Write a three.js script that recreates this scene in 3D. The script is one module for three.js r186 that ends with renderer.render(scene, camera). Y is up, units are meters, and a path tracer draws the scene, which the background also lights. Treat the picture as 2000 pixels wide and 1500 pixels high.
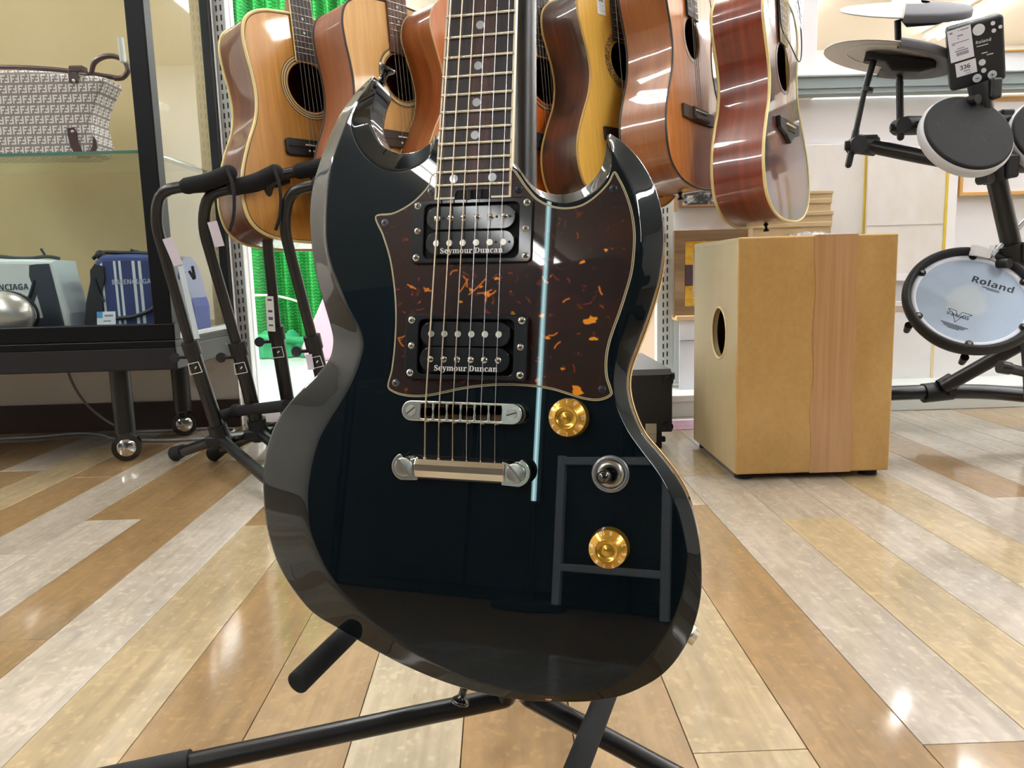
import * as THREE from 'three';
import { RoundedBoxGeometry } from 'three/addons/geometries/RoundedBoxGeometry.js';
import { mergeGeometries } from 'three/addons/utils/BufferGeometryUtils.js';
import { RectAreaLightUniformsLib } from 'three/addons/lights/RectAreaLightUniformsLib.js';
import { FontLoader } from 'three/addons/loaders/FontLoader.js';
import { TextGeometry } from 'three/addons/geometries/TextGeometry.js';

// ------------------------------------------------------------ camera, light, exposure
const V = (x, y, z) => new THREE.Vector3(x, y, z), UP = V(0, 1, 0);
const scene = new THREE.Scene();
scene.background = new THREE.Color(0x0a0a0a);
const FOCAL = 1502, EYE = V(0, 0.4294, 0);
const camera = new THREE.PerspectiveCamera(2 * Math.atan(750 / FOCAL) * 180 / Math.PI, 4 / 3, 0.05, 60);
const fwdC = V(-28, 217, -FOCAL).normalize();                  // the floor planks' direction seen from the camera
const upC = V(1, 0.028, 0).cross(fwdC).normalize();
const sideC = fwdC.clone().cross(upC);
const c2w = new THREE.Matrix4().set(sideC.x, sideC.y, sideC.z, 0, upC.x, upC.y, upC.z, 0, -fwdC.x, -fwdC.y, -fwdC.z, 0, 0, 0, 0, 1);
camera.position.copy(EYE); camera.quaternion.setFromRotationMatrix(c2w);
camera.updateMatrixWorld();
const renderer = new THREE.WebGLRenderer({ antialias: true });
renderer.toneMapping = THREE.LinearToneMapping;
renderer.toneMappingExposure = 1.68;
renderer.shadowMap.enabled = true;
RectAreaLightUniformsLib.init();
const TUBE_GLOW = 25, TUBE_COLOR = new THREE.Color(0.975, 0.985, 1.0);
const CEILING = 2.72;
const LAMP_ROWS = [-4.5, -2.7, -0.9, 0.9, 2.7, 4.5], LAMP_RUNS = [[-8.2, -4.75], [-4.6, -1.15], [-1.0, 2.45], [2.6, 6.0]];

// ------------------------------------------------------------ measuring helpers
const ray = (px, py) => V(px - 1000, 750 - py, -FOCAL).applyMatrix4(c2w).normalize();
const atZ = (px, py, z) => { const r = ray(px, py); return EYE.clone().addScaledVector(r, (z - EYE.z) / r.z); };
const atY = (px, py, y = 0) => { const r = ray(px, py); return EYE.clone().addScaledVector(r, (y - EYE.y) / r.y); };
const facing = (px, py, x, y, z) => {                              // direction given against the sight line: x right, y up, z towards the eye
  const b = ray(px, py).negate(), r = UP.clone().cross(b).normalize(), u = b.clone().cross(r); return r.multiplyScalar(x).addScaledVector(u, y).addScaledVector(b, z).normalize();
};

// ------------------------------------------------------------ random and noise
let seed = 12345;
const rnd = () => { seed = (seed * 1664525 + 1013904223) >>> 0; return seed / 4294967296; };
const rr = (a, b) => a + (b - a) * rnd();
const hash = (x, y, s) => { let h = (x * 374761393 + y * 668265263 + s * 2147483647) | 0; h = Math.imul(h ^ (h >>> 13), 1274126177); h ^= h >>> 16; return (h >>> 0) / 4294967296; };
const sm = t => t * t * (3 - 2 * t);
function vnoise(x, y, px, py, s) {
  const xi = Math.floor(x), yi = Math.floor(y), fx = sm(x - xi), fy = sm(y - yi);
  const m = (a, p) => ((a % p) + p) % p;
  const a = hash(m(xi, px), m(yi, py), s), b = hash(m(xi + 1, px), m(yi, py), s), c = hash(m(xi, px), m(yi + 1, py), s), d = hash(m(xi + 1, px), m(yi + 1, py), s);
  return a + (b - a) * fx + (c - a) * fy + (a - b - c + d) * fx * fy;
}
function fbm(u, v, px, py, s, oct = 4) {
  let t = 0, a = 0.5, n = 0;
  for (let i = 0; i < oct; i++) { t += a * vnoise(u * px, v * py, px, py, s + i * 17); n += a; px *= 2; py *= 2; a *= 0.55; }
  return t / n;
}
const clamp = (x, a = 0, b = 1) => Math.min(b, Math.max(a, x));
const mix = (a, b, t) => a + (b - a) * t;
function tex(w, h, fn, srgb = true) {
  const d = new Uint8Array(w * h * 4);
  for (let j = 0; j < h; j++) for (let i = 0; i < w; i++) {
    const c = fn((i + 0.5) / w, (j + 0.5) / h, i, j), k = (j * w + i) * 4;
    d[k] = clamp(c[0], 0, 255); d[k + 1] = clamp(c[1], 0, 255); d[k + 2] = clamp(c[2], 0, 255); d[k + 3] = c[3] === undefined ? 255 : c[3];
  }
  const t = new THREE.DataTexture(d, w, h); t.wrapS = t.wrapT = THREE.RepeatWrapping; t.magFilter = THREE.LinearFilter; t.minFilter = THREE.LinearMipmapLinearFilter; t.generateMipmaps = true;
  if (srgb) t.colorSpace = THREE.SRGBColorSpace; t.needsUpdate = true; return t;
}
function canvasTex(w, h, draw) {
  const c = document.createElement('canvas'); c.width = w; c.height = h; draw(c.getContext('2d'), w, h);
  const t = new THREE.CanvasTexture(c); t.colorSpace = THREE.SRGBColorSpace; t.magFilter = THREE.LinearFilter; return t;
}

// ------------------------------------------------------------ scene building helpers
const used = {};
function numbered(n) { if (!(n in used)) { used[n] = 0; return n; } used[n]++; return n + '_' + String(used[n]).padStart(3, '0'); }
function thing(name, label, category, group) {
  const o = new THREE.Group(); o.name = numbered(name); o.userData = { label, category }; if (group) o.userData.group = group; scene.add(o); return o;
}
function structure(name, label, category) { const o = new THREE.Group(); o.name = name; o.userData = { label, category, kind: 'structure' }; scene.add(o); return o; }
function clean(g) {
  g = g.index ? g.toNonIndexed() : g;
  for (const k of Object.keys(g.attributes)) if (!['position', 'normal', 'uv'].includes(k)) g.deleteAttribute(k);
  if (!g.attributes.uv) g.setAttribute('uv', new THREE.BufferAttribute(new Float32Array(g.attributes.position.count * 2), 2));
  if (!g.attributes.normal) g.computeVertexNormals();
  g.morphAttributes = {}; return g;
}
function merge(geos) { return geos.length === 1 ? geos[0] : mergeGeometries(geos.map(clean), false); }
function mesh(name, geos, mat, parent, label) {
  const m = new THREE.Mesh(merge(Array.isArray(geos) ? geos : [geos]), mat); m.name = name; if (label) m.userData.label = label; parent.add(m); return m;
}
function tagMesh(name, geos, mat, label, category, group) {
  const m = mesh(numbered(name), geos, mat, scene); m.userData = { label, category }; if (group) m.userData.group = group; return m;
}
const at = (g, x, y, z) => g.translate(x, y, z);
const box = (w, h, d, x = 0, y = 0, z = 0, r = 0) => at(r ? new RoundedBoxGeometry(w, h, d, 3, r) : new THREE.BoxGeometry(w, h, d), x, y, z);
const boxAB = (a, b, r = 0) => box(Math.abs(b[0] - a[0]), Math.abs(b[1] - a[1]), Math.abs(b[2] - a[2]), (a[0] + b[0]) / 2, (a[1] + b[1]) / 2, (a[2] + b[2]) / 2, r);
function rod(a, b, r0, r1 = r0, seg = 20, open = false) {
  const d = b.clone().sub(a), L = d.length(), g = new THREE.CylinderGeometry(r1, r0, L, seg, 1, open);
  g.applyQuaternion(new THREE.Quaternion().setFromUnitVectors(UP, d.normalize()));
  return at(g, (a.x + b.x) / 2, (a.y + b.y) / 2, (a.z + b.z) / 2);
}
function lathe(profile, axisFrom, axisDir, seg = 32) {           // profile [[radius, height]...] along axisDir
  const g = new THREE.LatheGeometry(profile.map(p => new THREE.Vector2(p[0], p[1])), seg);
  g.applyQuaternion(new THREE.Quaternion().setFromUnitVectors(UP, axisDir.clone().normalize()));
  return at(g, axisFrom.x, axisFrom.y, axisFrom.z);
}
const disc = (c, n, r, h, seg = 32) => rod(c.clone().addScaledVector(n, -h / 2), c.clone().addScaledVector(n, h / 2), r, r, seg);
const ball = (c, r, s = 16) => at(new THREE.SphereGeometry(r, s, Math.round(s * 0.7)), c.x, c.y, c.z);
function pipe(pts, r, seg = 60, rad = 14, tension = 0.5, closed = false, caps = true) {
  const c = new THREE.CatmullRomCurve3(pts, closed, 'centripetal', tension), gs = [new THREE.TubeGeometry(c, seg, r, rad, closed)];
  if (!closed && caps) for (const t of [0, 1]) { const p = c.getPoint(t), d = c.getTangent(t); gs.push(disc(p, d, r, 0.0004, rad)); }
  return merge(gs);
}
function bentPath(pts, rad, n = 6) {                              // polyline with rounded corners
  const out = [pts[0]];
  for (let i = 1; i < pts.length - 1; i++) {
    const a = pts[i - 1], b = pts[i], c = pts[i + 1], d1 = a.clone().sub(b), d2 = c.clone().sub(b), r = Math.min(rad, d1.length() * 0.48, d2.length() * 0.48);
    const p = b.clone().addScaledVector(d1.normalize(), r), q = b.clone().addScaledVector(d2.normalize(), r);
    for (let k = 0; k <= n; k++) { const t = k / n; out.push(p.clone().multiplyScalar((1 - t) * (1 - t)).addScaledVector(b, 2 * t * (1 - t)).addScaledVector(q, t * t)); }
  }
  out.push(pts[pts.length - 1]); return out;
}
function polyTube(pts, r, rad = 14, caps = true) {                // straight runs, exact path
  const path = new THREE.CurvePath(); for (let i = 1; i < pts.length; i++) path.add(new THREE.LineCurve3(pts[i - 1], pts[i]));
  const L = path.getLength(), g = [new THREE.TubeGeometry(path, Math.max(8, Math.min(160, Math.round(L / (r * 1.2)))), r, rad, false)];
  if (caps) { g.push(disc(pts[0], pts[1].clone().sub(pts[0]).normalize(), r, 0.0004, rad)); const n = pts.length; g.push(disc(pts[n - 1], pts[n - 1].clone().sub(pts[n - 2]).normalize(), r, 0.0004, rad)); }
  return merge(g);
}
const shapeOf = pts => new THREE.Shape(pts.map(p => new THREE.Vector2(p[0], p[1])));
function extrude(shape, depth, z = 0, bevel = 0, curveSegments = 16) {
  const g = new THREE.ExtrudeGeometry(shape, bevel ? { depth: Math.max(depth - 2 * bevel, 1e-5), bevelEnabled: true, bevelThickness: bevel, bevelSize: bevel, bevelOffset: -bevel, bevelSegments: 3, curveSegments } : { depth, bevelEnabled: false, curveSegments });
  return at(g, 0, 0, z + (bevel || 0));
}
function roundRect(w, h, r, x = 0, y = 0) {
  const s = new THREE.Shape(), a = x - w / 2, b = y - h / 2; r = Math.min(r, w / 2, h / 2);
  s.moveTo(a + r, b); s.lineTo(a + w - r, b); s.absarc(a + w - r, b + r, r, -Math.PI / 2, 0); s.lineTo(a + w, b + h - r); s.absarc(a + w - r, b + h - r, r, 0, Math.PI / 2);
  s.lineTo(a + r, b + h); s.absarc(a + r, b + h - r, r, Math.PI / 2, Math.PI); s.lineTo(a, b + r); s.absarc(a + r, b + r, r, Math.PI, Math.PI * 1.5); return s;
}
const rect = (w, h, x, y) => shapeOf([[x - w / 2, y - h / 2], [x + w / 2, y - h / 2], [x + w / 2, y + h / 2], [x - w / 2, y + h / 2]]);
function grid(rows, closed, uvScale = 1) {                         // rows of equal-length Vector3 lists
  const R = rows.length, N = rows[0].length, pos = [], uv = [], idx = [];
  for (let i = 0; i < R; i++) { let L = 0; for (let j = 0; j < N; j++) { const p = rows[i][j]; if (j) L += p.distanceTo(rows[i][j - 1]); pos.push(p.x, p.y, p.z); uv.push(L * uvScale, i); } }
  const C = closed ? N : N - 1;
  for (let i = 0; i < R - 1; i++) for (let j = 0; j < C; j++) { const k = (j + 1) % N, a = i * N + j, b = i * N + k, c = (i + 1) * N + j, d = (i + 1) * N + k; idx.push(a, c, b, b, c, d); }
  const g = new THREE.BufferGeometry(); g.setAttribute('position', new THREE.Float32BufferAttribute(pos, 3)); g.setAttribute('uv', new THREE.Float32BufferAttribute(uv, 2)); g.setIndex(idx); g.computeVertexNormals(); return g;
}
function uvFront(g) {                                              // uv from the front, wrapped on round the sides
  g = clean(g); const p = g.attributes.position, u = g.attributes.uv; for (let i = 0; i < p.count; i++) u.setXY(i, p.getX(i) - p.getZ(i), p.getY(i)); return g;
}
function uvMetres(g, s = 1, axes = 'auto') {                       // box-projected uv in metres
  g = clean(g); const p = g.attributes.position, n = g.attributes.normal, u = g.attributes.uv;
  for (let i = 0; i < p.count; i++) {
    const ax = Math.abs(n.getX(i)), ay = Math.abs(n.getY(i)), az = Math.abs(n.getZ(i));
    if (ay > ax && ay > az) u.setXY(i, p.getX(i) * s, p.getZ(i) * s); else if (ax > az) u.setXY(i, p.getZ(i) * s, p.getY(i) * s); else u.setXY(i, p.getX(i) * s, p.getY(i) * s);
  }
  return g;
}

// ------------------------------------------------------------ materials
const S = (color, roughness = 0.6, metalness = 0, extra = {}) => new THREE.MeshStandardMaterial({ color, roughness, metalness, side: THREE.DoubleSide, ...extra });
const PM = (color, roughness, extra = {}) => new THREE.MeshPhysicalMaterial({ color, roughness, side: THREE.DoubleSide, ...extra });
const grainTex = (cols, ringScale, sd, streak = 1) => tex(512, 512, (u, v) => {                 // wood: grain lines run along v
  const w = fbm(u, v, 4, 1, sd, 3) * 1.2, lines = fbm(u + w * 0.02, v, ringScale, 2, sd + 5, 4), fine = fbm(u, v, 128, 4, sd + 9, 2), t = clamp((lines - 0.5) * 1.6 * streak + 0.5 + (fine - 0.5) * 0.35);
  return [0, 1, 2].map(k => mix(cols[0][k], cols[1][k], t));
});
const crossTex = (cols, ringScale, sd) => tex(512, 512, (u, v) => {                              // wood: grain lines run along u
  const lines = fbm(u, v + fbm(u, v, 2, 2, sd, 2) * 0.05, 2, ringScale, sd + 5, 4), fine = fbm(u, v, 6, 128, sd + 9, 2), t = clamp((lines - 0.5) * 1.15 + 0.5 + (fine - 0.5) * 0.35);
  return [0, 1, 2].map(k => mix(cols[0][k], cols[1][k], t));
});
const M = {
  blackGloss: PM(0x07080b, 0.22, { clearcoat: 1, clearcoatRoughness: 0.03 }),
  blackSatin: S(0x0a0b0d, 0.42), blackPlastic: S(0x0a0a0c, 0.5), rubber: S(0x0e0f11, 0.8), foam: S(0x0e0f12, 0.95),
  tubeBlack: S(0x0b0c0f, 0.33), powder: S(0x0e0f12, 0.38), charcoal: S(0x16171b, 0.6),
  chrome: S(0xd8d8d6, 0.14, 1), nickel: S(0xcfccc4, 0.26, 1), nickelOld: S(0xbcb7aa, 0.34, 1), steel: S(0xcdcdd0, 0.25, 1), fretMetal: S(0xd9d3c3, 0.22, 1),
  gold: PM(0xc99a2e, 0.25, { metalness: 0.75, clearcoat: 1, clearcoatRoughness: 0.05 }),
  cream: S(0xe9e2c9, 0.4), creamYellow: S(0xdcc98a, 0.35), white: S(0xf4f4f8, 0.55), offWhite: S(0xe2e1dc, 0.6), paper: S(0xe9e9ee, 0.8),
  pearl: PM(0xbcc6cc, 0.2, { clearcoat: 0.6 }), dark: S(0x060607, 0.8), holeDark: S(0x0b0907, 0.9),
  glass: new THREE.MeshPhysicalMaterial({ color: 0xf4faf8, roughness: 0.02, transmission: 1, thickness: 0, ior: 1.5, side: THREE.DoubleSide }),
  glassEdge: PM(0x7fb3a6, 0.15, { transmission: 0.5, thickness: 0 }),
  metalShelf: S(0xd5dbd8, 0.45), shelfGrey: S(0x8b9899, 0.45), alu: S(0xb9bcc2, 0.4, 0.6),
};
const sans = await new FontLoader().loadAsync('fonts/droid/droid_sans_bold.typeface.json');
const serif = await new FontLoader().loadAsync('fonts/droid/droid_serif_bold.typeface.json');
const textGeo = (str, font, size, depth) => { const g = new TextGeometry(str, { font, size, depth, curveSegments: 4 }); g.computeBoundingBox(); const b = g.boundingBox; return at(g, -(b.min.x + b.max.x) / 2, -(b.min.y + b.max.y) / 2, 0); };
// ------------------------------------------------------------ the room
const plaster = (a, b, sd, n = 256) => tex(n, n, (u, v) => { const t = fbm(u, v, 6, 6, sd, 5); return [0, 1, 2].map(k => mix(a[k], b[k], t)); });
const floorNoise = tex(1024, 1024, (u, v) => {                     // mottled vinyl plank; u along the plank (1 m), v across (0.5 m)
  const broad = fbm(u, v, 6, 6, 3, 3), blot = fbm(u, v, 44, 40, 11, 5), streak = fbm(u, v, 4, 90, 21, 3), fleck = fbm(u, v, 110, 70, 33, 2), sp = vnoise(u * 150, v * 60, 150, 60, 77);
  let t = 0.90 + (broad - 0.5) * 0.14 + (blot - 0.5) * 0.17 + (streak - 0.5) * 0.14 + Math.max(0, fleck - 0.62) * 0.5;
  const dk = sp > 0.985 && blot < 0.5 ? 0.78 : 1; t *= dk; const y = clamp(t) * 255; return [y, y * (0.985 + 0.015 * broad), y * (0.95 + 0.05 * broad)];
});
const floorBump = tex(512, 512, (u, v) => { const t = fbm(u, v, 40, 24, 61, 4) * 255; return [t, t, t]; }, false);
const TONES = { white: 0xbfb5a8, grey: 0xb1a699, beige: 0xb09c79, tan: 0xa08561, brown: 0x98794f, pale: 0xb5a88f };
const plankMats = {};
for (const k in TONES) plankMats[k] = [0, 1, 2].map(i => {
  const m = floorNoise.clone(), b = floorBump.clone(); m.repeat.set(1, 2); m.offset.set(i * 0.37 + k.length * 0.13, i * 0.29 + k.charCodeAt(0) * 0.071); m.needsUpdate = b.needsUpdate = true; b.repeat.set(2, 4);
  return PM(TONES[k], 0.45, { map: m, bumpMap: b, bumpScale: 0.00014, clearcoat: 1, clearcoatRoughness: 0.09 });
});
const floor = structure('floor', 'vinyl floor laid in parallel planks of beige, white and tan', 'floor');
{
  const base = mesh('subfloor', box(14, 0.1, 17, 0, -0.054, -1.2), S(0x6b5334, 0.5), floor);
  const PW = 0.1037, PL = 0.92, X0 = -0.461, cols = {};
  // column k spans x = X0 + k*PW .. ; [joint z, tone nearer, tone further]
  Object.assign(cols, { '-3': [-1.376, 'white', 'brown'], '-4': [-1.205, 'white', 'grey'], '-2': [-0.9, 'brown', 'brown'], '-1': [-1.438, 'white', 'white'], 0: [-1.317, 'beige', 'brown'], 1: [-1.1, 'brown', 'tan'], 2: [-1.3, 'tan', 'beige'],
    3: [-0.83, 'pale', 'white'], 4: [-1.15, 'brown', 'tan'], 5: [-1.2, 'tan', 'pale'], 6: [-0.63, 'beige', 'beige'], 7: [-1.353, 'brown', 'pale'], 8: [-0.63, 'brown', 'grey'], 9: [-1.258, 'beige', 'grey'], 10: [-0.7, 'pale', 'grey'],
    11: [-0.965, 'pale', 'beige'], 12: [-1.854, 'grey', 'brown'], 13: [-1.335, 'white', 'brown'], 14: [-1.75, 'grey', 'grey'], 15: [-1.6, 'white', 'grey'], 16: [-1.25, 'grey', 'grey'], 17: [-1.7, 'grey', 'tan'], 18: [-1.5, 'beige', 'tan'],
    '-5': [-1.7, 'brown', 'brown'], '-6': [-1.1, 'beige', 'beige'], '-7': [-1.78, 'brown', 'grey'], '-8': [-1.5, 'beige', 'brown'], '-9': [-1.2, 'tan', 'brown'], '-10': [-1.65, 'brown', 'beige'], '-11': [-1.4, 'tan', 'brown'] });
  const names = Object.keys(TONES), cache = {};
  const plankGeo = L => { const key = L.toFixed(3); if (cache[key]) return cache[key]; const g = clean(new RoundedBoxGeometry(PW - 0.0009, 0.006, L - 0.0009, 1, 0.0006)), p = g.attributes.position, u = g.attributes.uv; for (let i = 0; i < p.count; i++) u.setXY(i, p.getZ(i), p.getX(i)); return cache[key] = g; };
  for (let k = -16; k <= 24; k++) {
    const c = cols[k] || [-1 - rr(0, 0.9), names[Math.floor(rnd() * 6)], names[Math.floor(rnd() * 6)]];
    for (let j = -2; j <= 3; j++) {
      const z1 = c[0] + (j + 1) * PL, z0 = c[0] + j * PL, a = Math.max(z0, -2.5), b = Math.min(z1, 0.6); if (b - a < 0.02) continue;
      const tone = j === 0 ? c[1] : j === -1 ? c[2] : names[Math.abs(hash(k + 50, j + 9, 4) * 6 | 0)];
      const m = new THREE.Mesh(plankGeo(b - a), plankMats[tone][Math.abs(k * 7 + j * 3) % 3]); m.name = 'plank'; m.position.set(X0 + (k + 0.5) * PW, -0.003, (a + b) / 2); floor.add(m);
    }
  }
}
const ceilMat = S(0xffffff, 0.9, 0, { map: plaster([214, 204, 184], [226, 217, 199], 4) });
const wallMat = S(0xffffff, 0.85, 0, { map: plaster([228, 222, 210], [238, 233, 224], 9) });
mesh('slab', box(14, 0.1, 17, 0, CEILING + 0.05, -1.2), ceilMat, structure('ceiling', 'pale beige store ceiling with rows of tube lights', 'ceiling'));
mesh('panel', box(14, CEILING, 0.1, 0, CEILING / 2, -8.75), S(0xf3f2ef, 0.85), structure('wall_far', 'white far wall of the store beyond the shelves', 'wall'));
mesh('panel', box(0.1, CEILING, 17, -6.05, CEILING / 2, -1.2), wallMat, structure('wall_left', 'cream side wall of the store', 'wall'));
mesh('panel', box(0.1, CEILING, 17, 6.05, CEILING / 2, -1.2), wallMat, structure('wall_right', 'cream side wall of the store past the drum kit', 'wall'));
mesh('panel', box(14, CEILING, 0.1, 0, CEILING / 2, 6.35), S(0x8d8578, 0.85), structure('wall_rear', 'plain wall at the back of the sales floor', 'wall'));
// partition wall behind the showcase, with its dark skirting
const WZ = -2.262, wallEnd = atZ(470, 800, WZ).x;
mesh('panel', box(wallEnd + 4.2, 1.9, 0.06, (wallEnd - 4.2) / 2, 0.95, WZ - 0.03), S(0xffffff, 0.8, 0, { map: plaster([232, 224, 212], [240, 233, 224], 14) }), structure('wall_partition', 'cream partition wall behind the glass showcase', 'wall'));
mesh('board', box(wallEnd + 4.2, 0.082, 0.012, (wallEnd - 4.2) / 2 + 0.002, 0.041, WZ + 0.006, 0.002), S(0x3a2620, 0.5), structure('baseboard_partition', 'dark brown skirting board under the cream partition', 'baseboard'));

// ceiling lamps
const lampMat = S(0xfdfdfb, 0.5, 0, { emissive: TUBE_COLOR, emissiveIntensity: TUBE_GLOW }), housing = S(0xeceae4, 0.5);
LAMP_ROWS.forEach((x, i) => LAMP_RUNS.forEach(([z0, z1], j) => {
  if (j >= 2 && i !== 1 && i !== 4) return;                        // only two rows burn over the rear of the shop
  const t = thing('ceiling_lamp', `twin-tube ceiling lamp, ${['first', 'second', 'third', 'fourth', 'fifth', 'sixth'][i]} row from the showcase, ${['first', 'second', 'third', 'last'][j]} from the far wall`, 'ceiling lamp', 'tube lamps on the ceiling');
  const L = z1 - z0, zc = (z0 + z1) / 2;
  mesh('housing', [box(0.2, 0.035, L, x, CEILING - 0.018, zc, 0.006)], housing, t);
  for (const s of [-0.055, 0.055]) {
    mesh('tube', rod(V(x + s, CEILING - 0.055, z0 + 0.03), V(x + s, CEILING - 0.055, z1 - 0.03), 0.016, 0.016, 12), lampMat, t);
    const l = new THREE.RectAreaLight(TUBE_COLOR, TUBE_GLOW, 0.032, L - 0.06); l.name = 'tube_light'; l.position.set(x + s, CEILING - 0.075, zc); l.rotation.set(-Math.PI / 2, 0, 0); t.add(l);
  }
}));
// ------------------------------------------------------------ view past the window: pale floor and green netting
const pxShape = (list, z) => shapeOf(list.map(([x, y]) => { const p = atZ(x, y, z); return [p.x, p.y]; }));
{
  const f = structure('floor_pale', 'pale grey floor seen through the window beside the showcase', 'floor');
  mesh('slab', boxAB([-2.2, 0, -2.33], [0.35, 0.004, -5.2]), PM(0xdfe9e4, 0.25, { clearcoat: 0.4 }), f);
  const zw = -2.31, a = atZ(456, 700, zw).x, b = atZ(500, 700, zw).x, sill = atZ(540, 788, zw).y;
  const w = structure('window_1', 'tall glazed opening with white frame between showcase and hanging guitars', 'window');
  mesh('jamb', [boxAB([a, 0, zw - 0.03], [a + (b - a) * 0.72, 1.9, zw + 0.03], 0.004)], M.white, w);
  mesh('stop', [boxAB([a + (b - a) * 0.72, 0, zw - 0.035], [b, 1.9, zw - 0.005], 0.003)], M.white, w);
  mesh('sill', [boxAB([b, 0.004, zw - 0.03], [0.3, sill, zw + 0.03], 0.003)], M.white, w);
  mesh('pane', new THREE.PlaneGeometry(0.3 - b, 1.9 - sill).translate((b + 0.3) / 2, (sill + 1.9) / 2, zw - 0.016), M.glass, w);
  // netting
  const net = thing('net_curtain', 'bright green netting hanging in folds behind the window', 'netting');
  const zN = -4.35, x0 = -1.75, x1 = -0.55, rows = [];
  for (let i = 0; i <= 26; i++) { const y = 0.1 + 2.3 * i / 26, r = []; for (let j = 0; j <= 220; j++) { const s = j / 220, x = x0 + (x1 - x0) * s, am = 0.055 + 0.02 * Math.sin(s * 9); r.push(V(x, y, zN + am * Math.sin(s * 95 + 0.5 * Math.sin(y * 2.5)) + 0.03 * Math.sin(s * 23 + y))); } rows.push(r); }
  const ng = grid(rows, false); { const p = ng.attributes.position, u = ng.attributes.uv; for (let i = 0; i < p.count; i++) u.setXY(i, (p.getX(i)) * 14, p.getY(i) * 14); }
  const netTex = tex(128, 128, (u, v) => { const zig = Math.abs(((u * 4) % 1) - 0.5) * 2, d = Math.abs((((v * 4 + zig * 0.5) % 1) + 1) % 1 - 0.5) * 2, n = fbm(u, v, 8, 8, 31, 2); const on = d > 0.3 || Math.abs(zig - 0.5) > 0.42; return on ? [20 + 40 * n, 140 + 50 * n, 52 + 40 * n] : [8, 84, 34]; });
  mesh('net', ng, S(0xffffff, 0.75, 0, { map: netTex }), net);
  const hem = []; for (let j = 0; j <= 60; j++) { const s = j / 60; hem.push(V(x0 + (x1 - x0) * s, 0.06 + 0.012 * Math.sin(s * 20), zN + 0.13 + 0.03 * Math.sin(s * 33))); }
  const pile = []; for (let i = 0; i <= 8; i++) { const a2 = Math.PI * i / 8; pile.push(hem.map((p, j) => V(p.x, 0.008 + Math.sin(a2) * (0.11 + 0.035 * Math.sin(j * 0.9)), p.z - 0.06 + Math.cos(a2) * (0.11 + 0.02 * Math.sin(j * 1.7))))); }
  mesh('hem', [grid(pile, false), pipe(hem.map(p => V(p.x, p.y + 0.05, p.z + 0.05)), 0.018, 90, 8)], S(0x1f8f5c, 0.8), net);
  mesh('cord', pipe([[488, 577], [530, 577], [570, 585], [600, 597]].map(([x, y]) => atZ(x, y, zN + 0.16)), 0.006, 30, 8), S(0xd8dfc4, 0.7), net);
  const pk = thing('foam_roll', 'pale pink rounded foam panel leaning beside the green netting', 'foam panel');
  mesh('panel', at(extrude(shapeOf([[-1.0, 0.005], [-0.62, 0.005], [-0.64, 0.36], [-0.74, 0.42], [-0.88, 0.36], [-0.96, 0.2], [-1.02, 0.08]]), 0.1, 0, 0.02), 0, 0, zN + 0.3), S(0xd9a9bd, 0.75), pk);
}

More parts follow.
